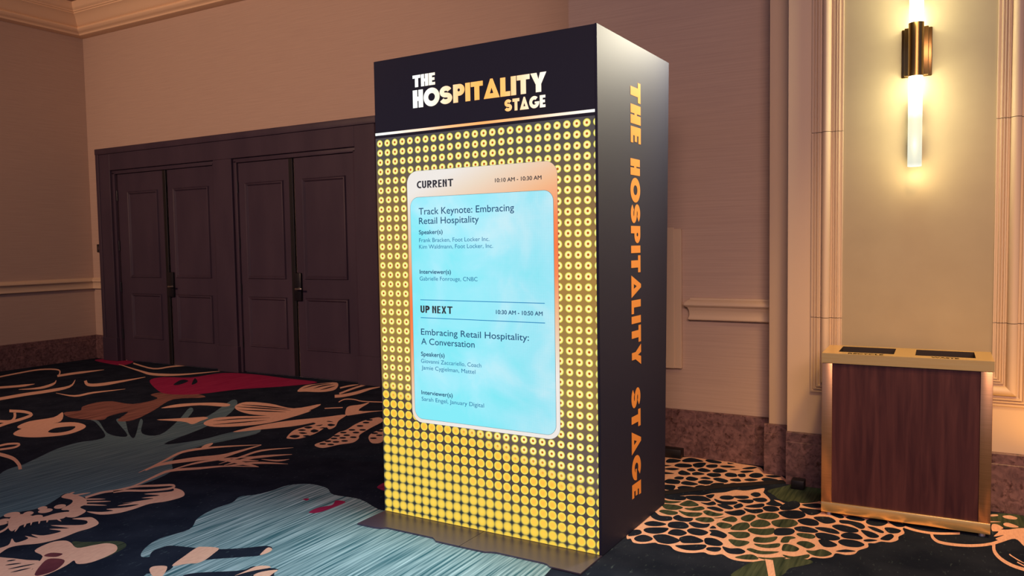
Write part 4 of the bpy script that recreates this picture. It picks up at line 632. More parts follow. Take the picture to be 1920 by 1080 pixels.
 ('S',1,'beige',[(-5.226,5.653),(-5.217,5.661),(-5.203,5.673),(-5.189,5.69),(-5.177,5.713),(-5.167,5.745),(-5.158,5.785),(-5.151,5.829),(-5.148,5.877),(-5.15,5.931),(-5.158,5.992),(-5.172,6.059),(-5.182,6.118),(-5.186,6.169),(-5.185,6.216),(-5.183,6.255),(-5.185,6.286)],[(-5.331,5.766),(-5.322,5.774),(-5.308,5.786),(-5.294,5.802),(-5.283,5.825),(-5.273,5.857),(-5.265,5.897),(-5.259,5.942),(-5.256,5.99),(-5.259,6.044),(-5.265,6.104),(-5.265,6.157),(-5.26,6.203),(-5.248,6.239),(-5.232,6.269),(-5.215,6.292),(-5.201,6.306)]),
 ('S',1,'beige',[(-5.299,5.803),(-5.31,5.85),(-5.327,5.919),(-5.344,5.996),(-5.358,6.067),(-5.369,6.133),(-5.378,6.199),(-5.384,6.258),(-5.389,6.3)],[(-5.364,5.865),(-5.375,5.914),(-5.392,5.984),(-5.411,6.063),(-5.426,6.136),(-5.437,6.203),(-5.447,6.272),(-5.454,6.332),(-5.46,6.375)]),
 ('S',1,'beige',[(-5.51,6.044),(-5.51,6.068),(-5.509,6.104),(-5.508,6.143),(-5.503,6.179),(-5.495,6.213),(-5.49,6.255),(-5.486,6.294),(-5.485,6.324)],[(-5.569,6.105),(-5.569,6.129),(-5.569,6.166),(-5.568,6.206),(-5.564,6.243),(-5.554,6.276),(-5.532,6.301),(-5.511,6.322),(-5.494,6.334)]),
 ('S',1,'beige',[(-5.031,5.496),(-5.04,5.52),(-5.055,5.556),(-5.067,5.593),(-5.069,5.62),(-5.058,5.636),(-5.038,5.646),(-5.012,5.651),(-4.984,5.653),(-4.955,5.647),(-4.924,5.635),(-4.888,5.623),(-4.848,5.619),(-4.798,5.628),(-4.741,5.643),(-4.688,5.66),(-4.651,5.671)],[(-5.061,5.523),(-5.071,5.548),(-5.086,5.584),(-5.099,5.624),(-5.102,5.653),(-5.09,5.671),(-5.069,5.681),(-5.042,5.687),(-5.013,5.688),(-4.983,5.682),(-4.951,5.67),(-4.916,5.658),(-4.877,5.654),(-4.827,5.662),(-4.769,5.678),(-4.716,5.695),(-4.679,5.706)]),
 ('P',1,'beige',[(-4.761,5.291),(-4.828,5.412),(-4.782,5.506),(-4.763,5.615),(-4.618,5.296),(-4.422,5.39),(-4.485,5.284),(-4.54,5.153),(-4.591,5.1)]),
 ('S',1,'beige',[(-4.95,5.22),(-4.941,5.228),(-4.928,5.24),(-4.913,5.253),(-4.897,5.267),(-4.879,5.281),(-4.858,5.296),(-4.839,5.31),(-4.826,5.32)],[(-4.979,5.25),(-4.97,5.258),(-4.957,5.27),(-4.942,5.284),(-4.926,5.297),(-4.908,5.312),(-4.887,5.327),(-4.868,5.341),(-4.854,5.351)]),
 ('P',1,'beige',[(-4.477,4.298),(-4.592,4.481),(-4.607,4.599),(-4.611,4.755),(-4.815,4.779),(-4.717,4.947),(-4.609,5.12),(-4.506,4.914),(-4.38,4.735),(-4.36,4.643),(-4.433,4.684),(-4.385,4.557),(-4.355,4.451),(-4.357,4.311),(-4.424,4.273)]),
 ('P',2,'navy',[(-4.474,4.323),(-4.48,4.378),(-4.414,4.375),(-4.4,4.312)]),
 ('P',2,'navy',[(-4.395,4.385),(-4.385,4.417),(-4.338,4.412),(-4.343,4.375)]),
 ('P',2,'navy',[(-4.495,4.443),(-4.482,4.473),(-4.424,4.465),(-4.442,4.432)]),
 ('P',2,'navy',[(-4.568,4.505),(-4.561,4.546),(-4.507,4.535),(-4.52,4.504)]),
 ('P',2,'navy',[(-4.589,4.596),(-4.588,4.647),(-4.533,4.636),(-4.529,4.587)]),
 ('P',2,'navy',[(-4.451,4.525),(-4.473,4.589),(-4.398,4.563),(-4.392,4.505)]),
 ('P',2,'navy',[(-4.555,4.689),(-4.525,4.743),(-4.512,4.697)]),
 ('P',2,'navy',[(-4.458,4.634),(-4.453,4.674),(-4.399,4.662)]),
 ('P',2,'navy',[(-4.573,4.841),(-4.57,4.869),(-4.509,4.852)]),
 ('P',2,'navy',[(-4.482,4.751),(-4.485,4.794),(-4.421,4.78),(-4.423,4.727)]),
 ('P',1,'beige',[(-4.135,4.386),(-4.219,4.589),(-4.222,4.685),(-4.284,4.86),(-4.311,5.008),(-4.281,5.162),(-4.152,5.057),(-4.087,4.826),(-4.018,4.616),(-3.943,4.513),(-3.903,4.4),(-3.953,4.31),(-3.998,4.183),(-4.12,4.228)]),
 ('P',2,'navy',[(-4.093,4.444),(-4.09,4.421),(-4.114,4.409),(-4.142,4.421),(-4.145,4.444),(-4.121,4.456)]),
 ('P',2,'navy',[(-4.129,4.514),(-4.126,4.49),(-4.15,4.479),(-4.178,4.49),(-4.182,4.514),(-4.158,4.526)]),
 ('P',2,'navy',[(-4.044,4.487),(-4.041,4.463),(-4.065,4.451),(-4.092,4.463),(-4.096,4.486),(-4.072,4.498)]),
 ('P',2,'navy',[(-4.156,4.62),(-4.152,4.595),(-4.177,4.583),(-4.206,4.596),(-4.21,4.62),(-4.185,4.632)]),
 ('P',2,'navy',[(-4.073,4.565),(-4.07,4.541),(-4.094,4.529),(-4.122,4.541),(-4.126,4.565),(-4.101,4.577)]),
 ('P',2,'navy',[(-3.984,4.539),(-3.98,4.515),(-4.005,4.504),(-4.032,4.515),(-4.036,4.539),(-4.011,4.551)]),
 ('P',2,'navy',[(-4.153,4.719),(-4.149,4.694),(-4.174,4.681),(-4.204,4.694),(-4.208,4.72),(-4.183,4.732)]),
 ('P',2,'navy',[(-4.065,4.664),(-4.061,4.64),(-4.086,4.627),(-4.115,4.64),(-4.118,4.665),(-4.093,4.677)]),
 ('P',2,'navy',[(-4.186,4.855),(-4.182,4.828),(-4.208,4.816),(-4.238,4.83),(-4.243,4.856),(-4.217,4.869)]),
 ('P',2,'navy',[(-4.076,4.757),(-4.072,4.731),(-4.097,4.719),(-4.126,4.732),(-4.13,4.758),(-4.105,4.77)]),
 ('P',2,'navy',[(-4.22,4.97),(-4.216,4.943),(-4.242,4.93),(-4.273,4.945),(-4.278,4.972),(-4.251,4.985)]),
 ('P',2,'navy',[(-4.26,5.06),(-4.255,5.032),(-4.282,5.019),(-4.313,5.034),(-4.318,5.062),(-4.291,5.075)]),
 ('P',2,'navy',[(-4.075,4.359),(-4.072,4.337),(-4.095,4.325),(-4.123,4.336),(-4.127,4.358),(-4.103,4.37)]),
 ('P',2,'navy',[(-4.006,4.371),(-4.003,4.348),(-4.027,4.337),(-4.054,4.347),(-4.057,4.37),(-4.034,4.382)]),
 ('P',2,'navy',[(-3.968,4.423),(-3.965,4.4),(-3.988,4.388),(-4.015,4.399),(-4.019,4.422),(-3.995,4.434)]),
 ('P',2,'navy',[(-4.056,4.281),(-4.053,4.259),(-4.076,4.248),(-4.103,4.258),(-4.107,4.28),(-4.083,4.292)]),
 ('P',2,'navy',[(-3.988,4.293),(-3.985,4.271),(-4.008,4.26),(-4.035,4.27),(-4.038,4.292),(-4.015,4.304)]),
 ('P',1,'beige',[(-3.874,4.547),(-3.956,4.669),(-3.98,4.803),(-3.955,4.815),(-3.725,4.531),(-3.754,4.451)]),
 ('P',2,'navy',[(-3.824,4.583),(-3.821,4.559),(-3.845,4.548),(-3.872,4.559),(-3.875,4.583),(-3.851,4.595)]),
 ('P',2,'navy',[(-3.917,4.712),(-3.914,4.687),(-3.939,4.675),(-3.966,4.688),(-3.97,4.713),(-3.945,4.725)]),
 ('P',2,'navy',[(-3.843,4.677),(-3.84,4.653),(-3.864,4.641),(-3.891,4.654),(-3.894,4.678),(-3.87,4.69)]),
 ('P',2,'navy',[(-3.928,4.791),(-3.925,4.766),(-3.95,4.754),(-3.978,4.767),(-3.982,4.792),(-3.956,4.805)]),
]


def catmull(P, n=4):
    out = []
    L = len(P)
    for i in range(L):
        p0, p1, p2, p3 = P[i - 1], P[i], P[(i + 1) % L], P[(i + 2) % L]
        for k in range(n):
            t = k / n
            out.append(tuple(0.5 * ((2 * p1[a]) + (-p0[a] + p2[a]) * t + (2 * p0[a] - 5 * p1[a] + 4 * p2[a] - p3[a]) * t * t + (-p0[a] + 3 * p1[a] - 3 * p2[a] + p3[a]) * t ** 3) for a in (0, 1)))
    return out

YARN = ['navy', 'slate', 'teal', 'moss', 'beige', 'rosewash', 'red', 'maroon']
bm = bmesh.new()
add_box(bm, XL, 4.0, -3.0, YA + 0.02, -0.05, 0.0)
STEP = 0.0004
for k, e in enumerate(CARPET_INLAYS):
    kind, layer, mat = e[0], e[1], e[2]
    h = STEP * layer + 0.0000006 * k
    mi = YARN.index(mat)
    if kind == 'S':
        Lp, Rp = e[3], e[4]
        a = [bm.verts.new((p[0], p[1], h)) for p in Lp]
        b = [bm.verts.new((p[0], p[1], h)) for p in Rp]
        for i in range(len(a) - 1):
            bm.faces.new((a[i], a[i + 1], b[i + 1], b[i])).material_index = mi
    else:
        P = catmull(e[3]) if kind == 'P' else e[3]
        n = len(P)
        res = delaunay_2d_cdt([Vector(p) for p in P], [(i, (i + 1) % n) for i in range(n)], [], 1, 1e-6)
        vs = [bm.verts.new((p.x, p.y, h)) for p in res[0]]
        for t in res[2]:
            bm.faces.new([vs[i] for i in t]).material_index = mi
bm.normal_update()
for f in bm.faces:
    if f.normal.z < 0 and f.calc_center_median().z > 0:
        f.normal_flip()
floor = struct(finish('floor', bm, [M[y] for y in YARN], recalc=False), 'navy carpet with teal brush strokes and blush flower outlines')

# ------------------------------------------------------------------ walls and ceiling
def wall(name, x0, x1, y0, y1, mat, z1=CEIL, z0=-0.05):
    b = bmesh.new()
    add_box(b, x0, x1, y0, y1, z0, z1)
    return struct(finish(name, b, mat))
wall('wall_back', XL - 0.15, -2.38, YA, YA + 0.15, M['wallpaper'])
wall('wall_left', XL - 0.15, XL, -3.0, YA, M['wallpaper'])
wall('wall_right', -2.44, -0.92, YB, YA + 0.15, M['wallpaper'])
wall('wall_far_right', -0.874, 4.0, YD, YB, M['trim'])
b = bmesh.new()
add_box(b, -1.012, -0.84, YC, YB + 0.01, 0.0, CEIL, 0.004)
struct(finish('trim_1', b, M['trim'], smooth=30), 'narrow cream pilaster strip beside the wallpapered wall')
b = bmesh.new()
add_box(b, -0.60, 0.19, YD - 0.006, YD, 0.70, 4.08)
struct(finish('trim_2', b, M['niche']), 'plain plaster field inside the cream moulding')
b = bmesh.new()
add_box(b, XL - 0.15, 4.0, -3.0, YA + 0.15, CEIL, CEIL + 0.1)
struct(finish('ceiling', b, M['ceiling']))

# baseboards (brown marble with a chamfered cap)
def base_prof(h=0.317, t=0.027):
    return [(0.0, 0.0), (t, 0.0), (t, h - 0.062), (t - 0.004, h - 0.058), (t - 0.004, h - 0.006), (t - 0.010, h), (0.0, h)]
def baseboard(name, pieces):
    b = bmesh.new()
    for ax, a0, a1 in pieces:
        extrude_profile(b, base_prof(), ax, a0, a1)
    return struct(finish(name, b, M['marble']))
baseboard('baseboard_back', [(('x', YA), XL, -9.86)])
baseboard('baseboard_left', [(('y', XL), -3.0, YA)])
baseboard('baseboard_right', [(('x', YB), -2.44, -1.0)])
baseboard('baseboard_pilaster', [(('x', YC), -1.036, -0.84)])
baseboard('baseboard_far_right', [(('x', YD), -0.876, 4.0)])

# crown moulding
CP = [(0.0, 4.285), (0.10, 4.285), (0.115, 4.292), (0.118, 4.302), (0.125, 4.310), (0.150, 4.318), (0.172, 4.334), (0.182, 4.352), (0.180, 4.368), (0.168, 4.378),
      (0.178, 4.384), (0.192, 4.40), (0.208, 4.425), (0.228, 4.455), (0.252, 4.482), (0.276, 4.502), (0.284, 4.506), (0.284, 4.520), (0.298, 4.526), (0.298, 4.540), (0.314, 4.552), (0.324, 4.572), (0.330, 4.60), (0.330, CEIL), (0.0, CEIL)]
b = bmesh.new()
extrude_profile(b, CP, ('x', YA), lambda p: XL + p, -2.44)
extrude_profile(b, CP, ('y', XL), -3.0, lambda p: YA - p)
struct(finish('trim_3', b, M['crown'], smooth=35), 'deep crown moulding under the ceiling')

# chair rails
RP = [(0.0, 1.082), (0.030, 1.082), (0.034, 1.072), (0.046, 1.066), (0.060, 1.056), (0.066, 1.046), (0.066, 1.036), (0.058, 1.026), (0.046, 1.020), (0.044, 1.012),
      (0.040, 1.006), (0.036, 0.992), (0.034, 0.972), (0.036, 0.958), (0.042, 0.948), (0.042, 0.940), (0.034, 0.934), (0.0, 0.934)]
def rail(name, ax, a0, a1, label, dz=0.0):
    b = bmesh.new()
    extrude_profile(b, [(p, z + dz) for p, z in RP], ax, a0, a1)
    return struct(finish(name, b, M['trim'], smooth=35), label)
rail('trim_4', ('y', XL), -3.0, lambda p: YA - p, 'cream chair rail along the left wall', 0.012)
rail('trim_5', ('x', YA), lambda p: XL + p, -9.86, 'short cream chair rail between corner and door casing', 0.012)
rail('trim_6', ('x', YB), lambda p: -1.525 - p * 0.9, -1.012, 'cream chair rail with a returned end beside the tall sign')

# moulded frame of the lit wall panel
FP = [(0.0, 0.0), (0.0, 0.012), (0.010, 0.014), (0.013, 0.007), (0.016, 0.007), (0.018, 0.018), (0.026, 0.020), (0.029, 0.010), (0.031, 0.010), (0.034, 0.022), (0.043, 0.024), (0.047, 0.016), (0.056, 0.014)]
for i in range(11):
    a = pi - pi * i / 10
    FP.append((0.080 + 0.024 * cos(a), 0.018 + 0.030 * sin(a)))
FP += [(0.107, 0.010), (0.114, 0.010), (0.118, 0.022), (0.124, 0.023), (0.126, 0.014), (0.128, 0.014), (0.131, 0.024), (0.136, 0.025), (0.138, 0.014), (0.141, 0.014), (0.144, 0.022), (0.149, 0.022), (0.151, 0.010), (0.160, 0.010), (0.163, 0.014), (0.168, 0.014), (0.170, 0.0)]
FX0, FX1, FZ0, FZ1 = -0.742, 0.334, 0.567, 4.20
b = bmesh.new()
def frame_side(fa, fb):
    A = [b.verts.new(fa(u, h)) for u, h in FP]
    B = [b.verts.new(fb(u, h)) for u, h in FP]
    for i in range(len(FP) - 1):
        b.faces.new((A[i], A[i + 1], B[i + 1], B[i]))
cutz = [None, 1.007, 2.072, 3.14, None]
for side in (0, 1):
    X = (lambda u: FX0 + u) if side == 0 else (lambda u: FX1 - u)
    for i in range(4):
        za, zb = cutz[i], cutz[i + 1]
        fa = (lambda u, h: (X(u), YD - h, FZ0 + u)) if za is None else (lambda u, h, za=za: (X(u), YD - h, za + 0.0015))
        fb = (lambda u, h: (X(u), YD - h, FZ1 - u)) if zb is None else (lambda u, h, zb=zb: (X(u), YD - h, zb - 0.0015))
        frame_side(fa, fb)
for Z in ((lambda u: FZ0 + u), (lambda u: FZ1 - u)):
    frame_side(lambda u, h: (FX0 + u, YD - h, Z(u)), lambda u, h: (FX1 - u, YD - h, Z(u)))
struct(finish('trim_7', b, M['trim'], smooth=35), 'cream bolection moulding framing the lit wall panel')

# ------------------------------------------------------------------ doors
CF = 6.315          # casing face
b = bmesh.new()
CT = 2.79
def cas(x0, x1, z0, z1, y=CF): add_box(b, x0, x1, y, YA, z0, z1, 0.004, 1)
cas(-9.87, -9.62, 0.30, CT); cas(-5.47, -5.20, 0.30, CT); cas(-9.62, -5.47, 2.50, CT)
cas(-7.64, -7.33, 0.30, 2.50)
add_box(b, -9.90, -5.17, CF - 0.018, YA, CT - 0.075, CT, 0.006, 2)        # outer band of the head
add_box(b, -9.90, -9.84, CF - 0.012, YA, 0.30, CT, 0.004, 1)
# inner stepped moulding round each opening
for x0, x1 in ((-9.62, -7.64), (-7.33, -5.47)):
    add_box(b, x0, x0 + 0.05, CF + 0.03, YA, 0.0, 2.47, 0.006, 2)
    add_box(b, x1 - 0.05, x1, CF + 0.03, YA, 0.0, 2.47, 0.006, 2)
    add_box(b, x0, x1, CF + 0.03, YA, 2.45, 2.50, 0.006, 2)
# plinth blocks
for x0, x1 in ((-9.90, -9.60), (-7.66, -7.31), (-5.49, -5.18)):
    add_box(b, x0, x1, CF - 0.02, YA, 0.0, 0.31, 0.005, 1)
struct(finish('trim_8', b, M['door'], smooth=30), 'dark brown casing round the two pairs of doors')

def ring(bm, x0, x1, z0, z1, y, w=0.042, h=0.019):
    prof = [(0.0, 0.0), (0.006, h), (0.014, h * 0.7), (0.024, h * 0.9), (w, -0.003)]
    prev = None
    for u, hh in prof:
        cur = [bm.verts.new(p) for p in ((x0 + u, y - hh, z0 + u), (x1 - u, y - hh, z0 + u), (x1 - u, y - hh, z1 - u), (x0 + u, y - hh, z1 - u))]
        if prev:
            for i in range(4):
                j = (i + 1) % 4
                bm.faces.new((prev[i], prev[j], cur[j], cur[i]))
        prev = cur

LEAVES = [(-9.545, -8.605, -9.335, -8.735), (-8.550, -7.690, -8.435, -7.79), (-7.28, -6.445, -7.165, -6.555), (-6.390, -5.52, -6.27, -5.645)]
LL = ['dark brown door leaf nearest the left corner', 'dark brown door leaf with a lever, closing the left-hand pair', 'dark brown door leaf beside the middle post, left of the right-hand pair', 'dark brown door leaf with a lever nearest the kiosk']
for i, (x0, x1, p0, p1) in enumerate(LEAVES):
    b = bmesh.new()
    add_box(b, x0, x1, 6.372, YA - 0.002, 0.012, 2.448, 0.003, 1)
    ring(b, p0, p1, 1.105, 2.215, 6.372)
    ring(b, p0, p1, 0.315, 0.90, 6.372)
    d = struct(finish('door_%d' % (i + 1), b, M['door'], smooth=30), LL[i])
    # hinges on the jamb side
    hx = x0 - 0.006 if i in (0, 2) else x1 + 0.006
    for hz in (2.17, 1.52, 0.98, 0.36):
        hb = bmesh.new()
        cyl(hb, (hx, 6.362), 0.011, 0.011, hz - 0.065, hz + 0.065, 12)
        finish('hinge', hb, M['black_metal'], d, smooth=40)
    if i in (0, 2):
        ab = bmesh.new()
        add_box(ab, x1 - 0.012, x1 + 0.045, 6.352, 6.374, 0.014, 2.446, 0.003, 1)
        finish('astragal', ab, M['black'], d, smooth=30)
    else:
        hb = bmesh.new()
        add_box(hb, x0 - 0.035, x0 + 0.075, 6.340, 6.372, 0.868, 1.178, 0.008, 2)
        hp = finish('lock_plate', hb, M['black_metal'], d, smooth=30)
        lb = bmesh.new()
        cyl(lb, (x0 + 0.04, 0.0), 0.013, 0.013, 6.295, 6.345, 16)
        bmesh.ops.rotate(lb, verts=lb.verts[:], cent=(0, 0, 0), matrix=Matrix.Rotation(-pi / 2, 3, 'X'))
        for v in lb.verts: v.co = Vector((v.co.x, abs(v.co.y), 1.0 - v.co.z)) if False else Vector((v.co.x, v.co.y, v.co.z + 1.0))
        add_box(lb, x0 + 0.028, x0 + 0.13, 6.290, 6.306, 0.990, 1.010, 0.006, 2)
        finish('lever', lb, M['steel'], hp, smooth=40)

# ------------------------------------------------------------------ card reader by the doors
r = empty('card_reader', (-9.985, YA, 1.49))
b = bmesh.new(); add_box(b, -0.065, 0.065, -0.035, 0.0, -0.055, 0.055, 0.008, 2)
finish('housing', b, M['black_metal'], r, smooth=30)
b = bmesh.new(); add_box(b, -0.035, 0.04, -0.037, -0.034, -0.02, 0.028)
tag(finish('screen', b, plain('grey_glass', lin(70, 62, 66), 0.2), r), 'grey glass face')
tag(r, 'small black card reader on the wall left of the door casing', 'card reader')

# ------------------------------------------------------------------ tall sign panel behind the kiosk
r = empty('wall_sign_panel', (-1.665, YB, 0.60))
b = bmesh.new()
add_box(b, -0.16, 0.052, -0.030, 0.0, 0.0, 0.945, 0.003, 1)
finish('backboard', b, M['trim'], r, smooth=30)
b = bmesh.new()
add_box(b, -0.16, 0.004, -0.038, -0.030, 0.0, 0.955, 0.002, 1)
finish('face_board', b, M['trim'], r, smooth=30)
tag(r, 'tall narrow cream panel on the wall just right of the kiosk', 'wall panel')

# ------------------------------------------------------------------ wall sconce
sx = -0.2085
s = empty('wall_sconce', (sx, YD, 2.46))
b = bmesh.new()
add_box(b, -0.074, 0.074, -0.012, 0.0, -0.130, 0.130, 0.005, 2)
add_box(b, -0.058, 0.058, -0.052, -0.010, -0.127, 0.127, 0.003, 2)
finish('backplate', b, M['bronze'], s, smooth=30)
b = bmesh.new()
cyl(b, (0, -0.088), 0.0375, 0.0375, -0.140, 0.140, 56, cap=False)
cyl(b, (0, -0.088), 0.0350, 0.0350, -0.140, 0.140, 56, cap=False)
for zz in (-0.140, 0.140):
    n = 56
    A = [b.verts.new((0.0375 * cos(2 * pi * i / n), -0.088 + 0.0375 * sin(2 * pi * i / n), zz)) for i in range(n)]
    B = [b.verts.new((0.0350 * cos(2 * pi * i / n), -0.088 + 0.0350 * sin(2 * pi * i / n), zz)) for i in range(n)]
    for i in range(n):
        b.faces.new((A[i], A[(i + 1) % n], B[(i + 1) % n], B[i]))
finish('cylinder_body', b, M['bronze'], s, smooth=40)
M['tube'] = led('glowing_acrylic', lambda g, x, z, v: g.ramp(g.m('ABSOLUTE', z), [(0.14, (4.5, 4.0, 2.6, 1)), (0.28, (2.6, 2.4, 1.6, 1)), (0.37, (0.98, 0.93, 0.64, 1)), (0.60, (0.80, 0.80, 0.64, 1)), (0.617, (1.0, 1.0, 0.85, 1))]), 1.0, 0.6)
for sg in (-1, 1):
    b = bmesh.new()
    cyl(b, (0, -0.088), 0.0345, 0.0345, 0.10 * sg, 0.617 * sg, 48)
    finish('glass_tube', b, M['tube'], s, smooth=40)
tag(s, 'brass wall sconce with glowing acrylic tubes above the recycling bin', 'wall light')
SCONCE_LAMPS = {-1: [(0.18, 2.2), (0.30, 2.0), (0.5, 1.6)], 1: [(0.18, 2.0), (0.40, 2.6), (0.62, 3.0)]}
for k, sg in enumerate((-1, 1)):
    for dz, pw in SCONCE_LAMPS[sg]:
        d = bpy.data.lights.new('sconce_lamp', 'POINT')
        d.energy = pw
        d.color = (1.0, 0.88, 0.52)
        d.shadow_soft_size = 0.035
        o = bpy.data.objects.new('sconce_lamp', d)
        COL.objects.link(o)
        o.location = (sx, YD - 0.175, 2.46 + sg * dz)
    for dz, pw in ((0.155, 0.95), (0.22, 0.55), (0.42, 0.16)):       # glow between tube and wall
        d = bpy.data.lights.new('sconce_lamp', 'POINT')
        d.energy = pw
        d.color = (1.0, 0.88, 0.52)
        d.shadow_soft_size = 0.012
        o = bpy.data.objects.new('sconce_lamp', d)
        COL.objects.link(o)
        o.location = (sx, YD - 0.040, 2.46 + sg * dz)

for zz in (-0.66, 0.66):                                   # light leaving the open tube ends
    d = bpy.data.lights.new('sconce_lamp', 'POINT')
    d.energy = 1.3
    d.color = (1.0, 0.78, 0.40)
    d.shadow_soft_size = 0.03
    o = bpy.data.objects.new('sconce_lamp', d)
    COL.objects.link(o)
    o.location = (sx, YD - 0.10, 2.46 + zz)

# ------------------------------------------------------------------ recycling bin
TB = empty('recycling_bin', (-0.612, 4.344, 0.0), 0.0159)
W_, D_, H_ = 0.768, 0.343, 0.865
b = bmesh.new()
def rect_frame(bm, o, i_list, z0, z1):
    pass
# lid: slab with two rectangular openings, cut as a grid
xs = [-0.001, 0.072, 0.336, 0.433, 0.698, 0.773]
ys = [-0.004, 0.080, 0.306, 0.347]
zt, zb = 0.865, 0.814
holes = {(1, 1), (3, 1)}
def gv(x, y, z): return b.verts.new((x, y, z))
vt = {}; vb = {}
for i, x in enumerate(xs):
    for j, y in enumerate(ys):
        vt[i, j] = gv(x, y, zt); vb[i, j] = gv(x, y, zb)
for i in range(5):
    for j in range(3):
        if (i, j) in holes:
            q = [(i, j), (i + 1, j), (i + 1, j + 1), (i, j + 1)]
            for k in range(4):
                a, c = q[k], q[(k + 1) % 4]
                b.faces.new((vt[c], vt[a], vb[a], vb[c])).material_index = 1
        else:
            b.faces.new((vt[i, j], vt[i + 1, j], vt[i + 1, j + 1], vt[i, j + 1]))
            b.faces.new((vb[i, j + 1], vb[i + 1, j + 1], vb[i + 1, j], vb[i, j]))
per = [(i, 0) for i in range(6)] + [(5, 1), (5, 2), (5, 3)] + [(i, 3) for i in (4, 3, 2, 1, 0)] + [(0, 2), (0, 1)]
for k in range(len(per)):
    a, c = per[k], per[(k + 1) % len(per)]
    b.faces.new((vt[a], vb[a], vb[c], vt[c]))
ed = [e for e in b.edges if len(e.link_faces) == 2 and e.calc_face_angle(0) > 0.5]
bmesh.ops.bevel(b, geom=ed, offset=0.002, segments=2, affect='EDGES')
lid = finish('lid', b, [M['brass_lit'], M['bin_dark']], TB, smooth=30)
for x0, x1 in ((0.072, 0.336), (0.433, 0.698)):
    b = bmesh.new()      # open-topped chute below each opening
    y0, y1 = 0.080, 0.306
    z0, z1 = 0.45, 0.8145
    P = [(x0, y0), (x1, y0), (x1, y1), (x0, y1)]
    A = [b.verts.new((p[0], p[1], z0)) for p in P]; B = [b.verts.new((p[0], p[1], z1)) for p in P]
    for i in range(4): b.faces.new((A[i], A[(i + 1) % 4], B[(i + 1) % 4], B[i]))
    b.faces.new(A)
    finish('chute', b, M['bin_dark'], TB)
b = bmesh.new(); add_box(b, 0.03, W_ - 0.03, 0.009, D_ - 0.012, 0.07, 0.445)
add_box(b, 0.03, W_ - 0.03, 0.009, 0.06, 0.445, 0.812); add_box(b, 0.03, W_ - 0.03, 0.32, D_ - 0.012, 0.445, 0.812)
finish('wood_panel', b, M['wood'], TB)
for x0, x1 in ((0.0, 0.051), (W_ - 0.051, W_)):
    b = bmesh.new(); add_box(b, x0, x1, 0.0, D_, 0.072, 0.812, 0.002, 2)
    finish('corner_post', b, M['brass'], TB, smooth=30)
b = bmesh.new(); add_box(b, 0.0, W_, -0.002, D_ + 0.001, 0.019, 0.0722, 0.002, 2)
finish('base_rail', b, M['brass_lit'], TB, smooth=30)
for x in (0.035, W_ - 0.035):
    for y in (0.03, D_ - 0.03):
        b = bmesh.new(); cyl(b, (x, y), 0.018, 0.015, 0.001, 0.020, 18)
        finish('foot', b, M['steel'], TB, smooth=40)
tag(TB, 'dark walnut and brass recycling bin with two lid openings under the sconce', 'recycling bin')

# ------------------------------------------------------------------ lettering
def text_mesh(name, body, x0, x1, z0, cap, mat, parent, weight=0.0, plane='front', ext=0.0008, yoff=0.0):
    """flat letters; left edge at x0, right edge at x1, baseline z0, capital height cap"""
    cu = bpy.data.curves.new(name, 'FONT')
    cu.body = body
    cu.size = 1.0
    cu.extrude = 0.0
    o = bpy.data.objects.new(name, cu)
    COL.objects.link(o)
    bpy.context.view_layer.update()
    dg = bpy.context.evaluated_depsgraph_get()
    me = bpy.data.meshes.new_from_object(o.evaluated_get(dg))
    bpy.data.objects.remove(o)
    xs_ = [v.co.x for v in me.vertices]
    a, c = min(xs_), max(xs_)
    sx_ = (x1 - x0) / (c - a)
    sz_ = cap / CAPH
    for v in me.vertices:
        x, z = x0 + (v.co.x - a) * sx_, z0 + v.co.y * sz_
        v.co = (x, yoff, z)
    # each word becomes a part of its own
    bm_ = bmesh.new()
    bm_.from_mesh(me)
    bpy.data.meshes.remove(me)
    seen, isl = set(), []
    for f in bm_.faces:
        if f in seen: continue
        st, grp = [f], []
        seen.add(f)
        while st:
            g = st.pop()
            grp.append(g)
            for v in g.verts:
                for h in v.link_faces:
                    if h not in seen:
                        seen.add(h)
                        st.append(h)
        xs2 = [v.co.x for g in grp for v in g.verts]
        isl.append((min(xs2), max(xs2), grp))
    isl.sort(key=lambda t: t[0])
    words, end = [], -1e9
    for lo_, hi_, grp in isl:
        if lo_ - end > 0.27 * cap or not words: words.append([])
        words[-1] += grp
        end = max(end, hi_)
    ob = None
    for wf in words:
        wb = bmesh.new()
        mp = {}
        for dx_, dz_ in ([(0, 0)] + ([(weight, 0), (-weight, 0), (0, weight), (0, -weight)] if weight else [])):
            mp.clear()
            for f in wf:
                vv = []
                for v in f.verts:
                    if v not in mp:
                        mp[v] = wb.verts.new((v.co.x + dx_, v.co.y + (0.00002 if dx_ or dz_ else 0), v.co.z + dz_))
                    vv.append(mp[v])
                wb.faces.new(vv)
        mw = bpy.data.meshes.new(name)
        wb.to_mesh(mw)
        wb.free()
        place_text(mw, plane)
        mw.materials.append(mat)
        ob = bpy.data.objects.new(name, mw)
        COL.objects.link(ob)
        ob.parent = parent
    bm_.free()
    return ob
def place_text(me, plane):
    if plane == 'top':
        for v in me.vertices: v.co = (v.co.x, v.co.z, v.co.y)
def cap_height():
    cu = bpy.data.curves.new('probe', 'FONT'); cu.body = 'H'
    o = bpy.data.objects.new('probe', cu); COL.objects.link(o)
    bpy.context.view_layer.update()
    me = bpy.data.meshes.new_from_object(o.evaluated_get(bpy.context.evaluated_depsgraph_get()))
    h = max(v.co.y for v in me.vertices)
    bpy.data.objects.remove(o); bpy.data.meshes.remove(me)
    return h
CAPH = cap_height()

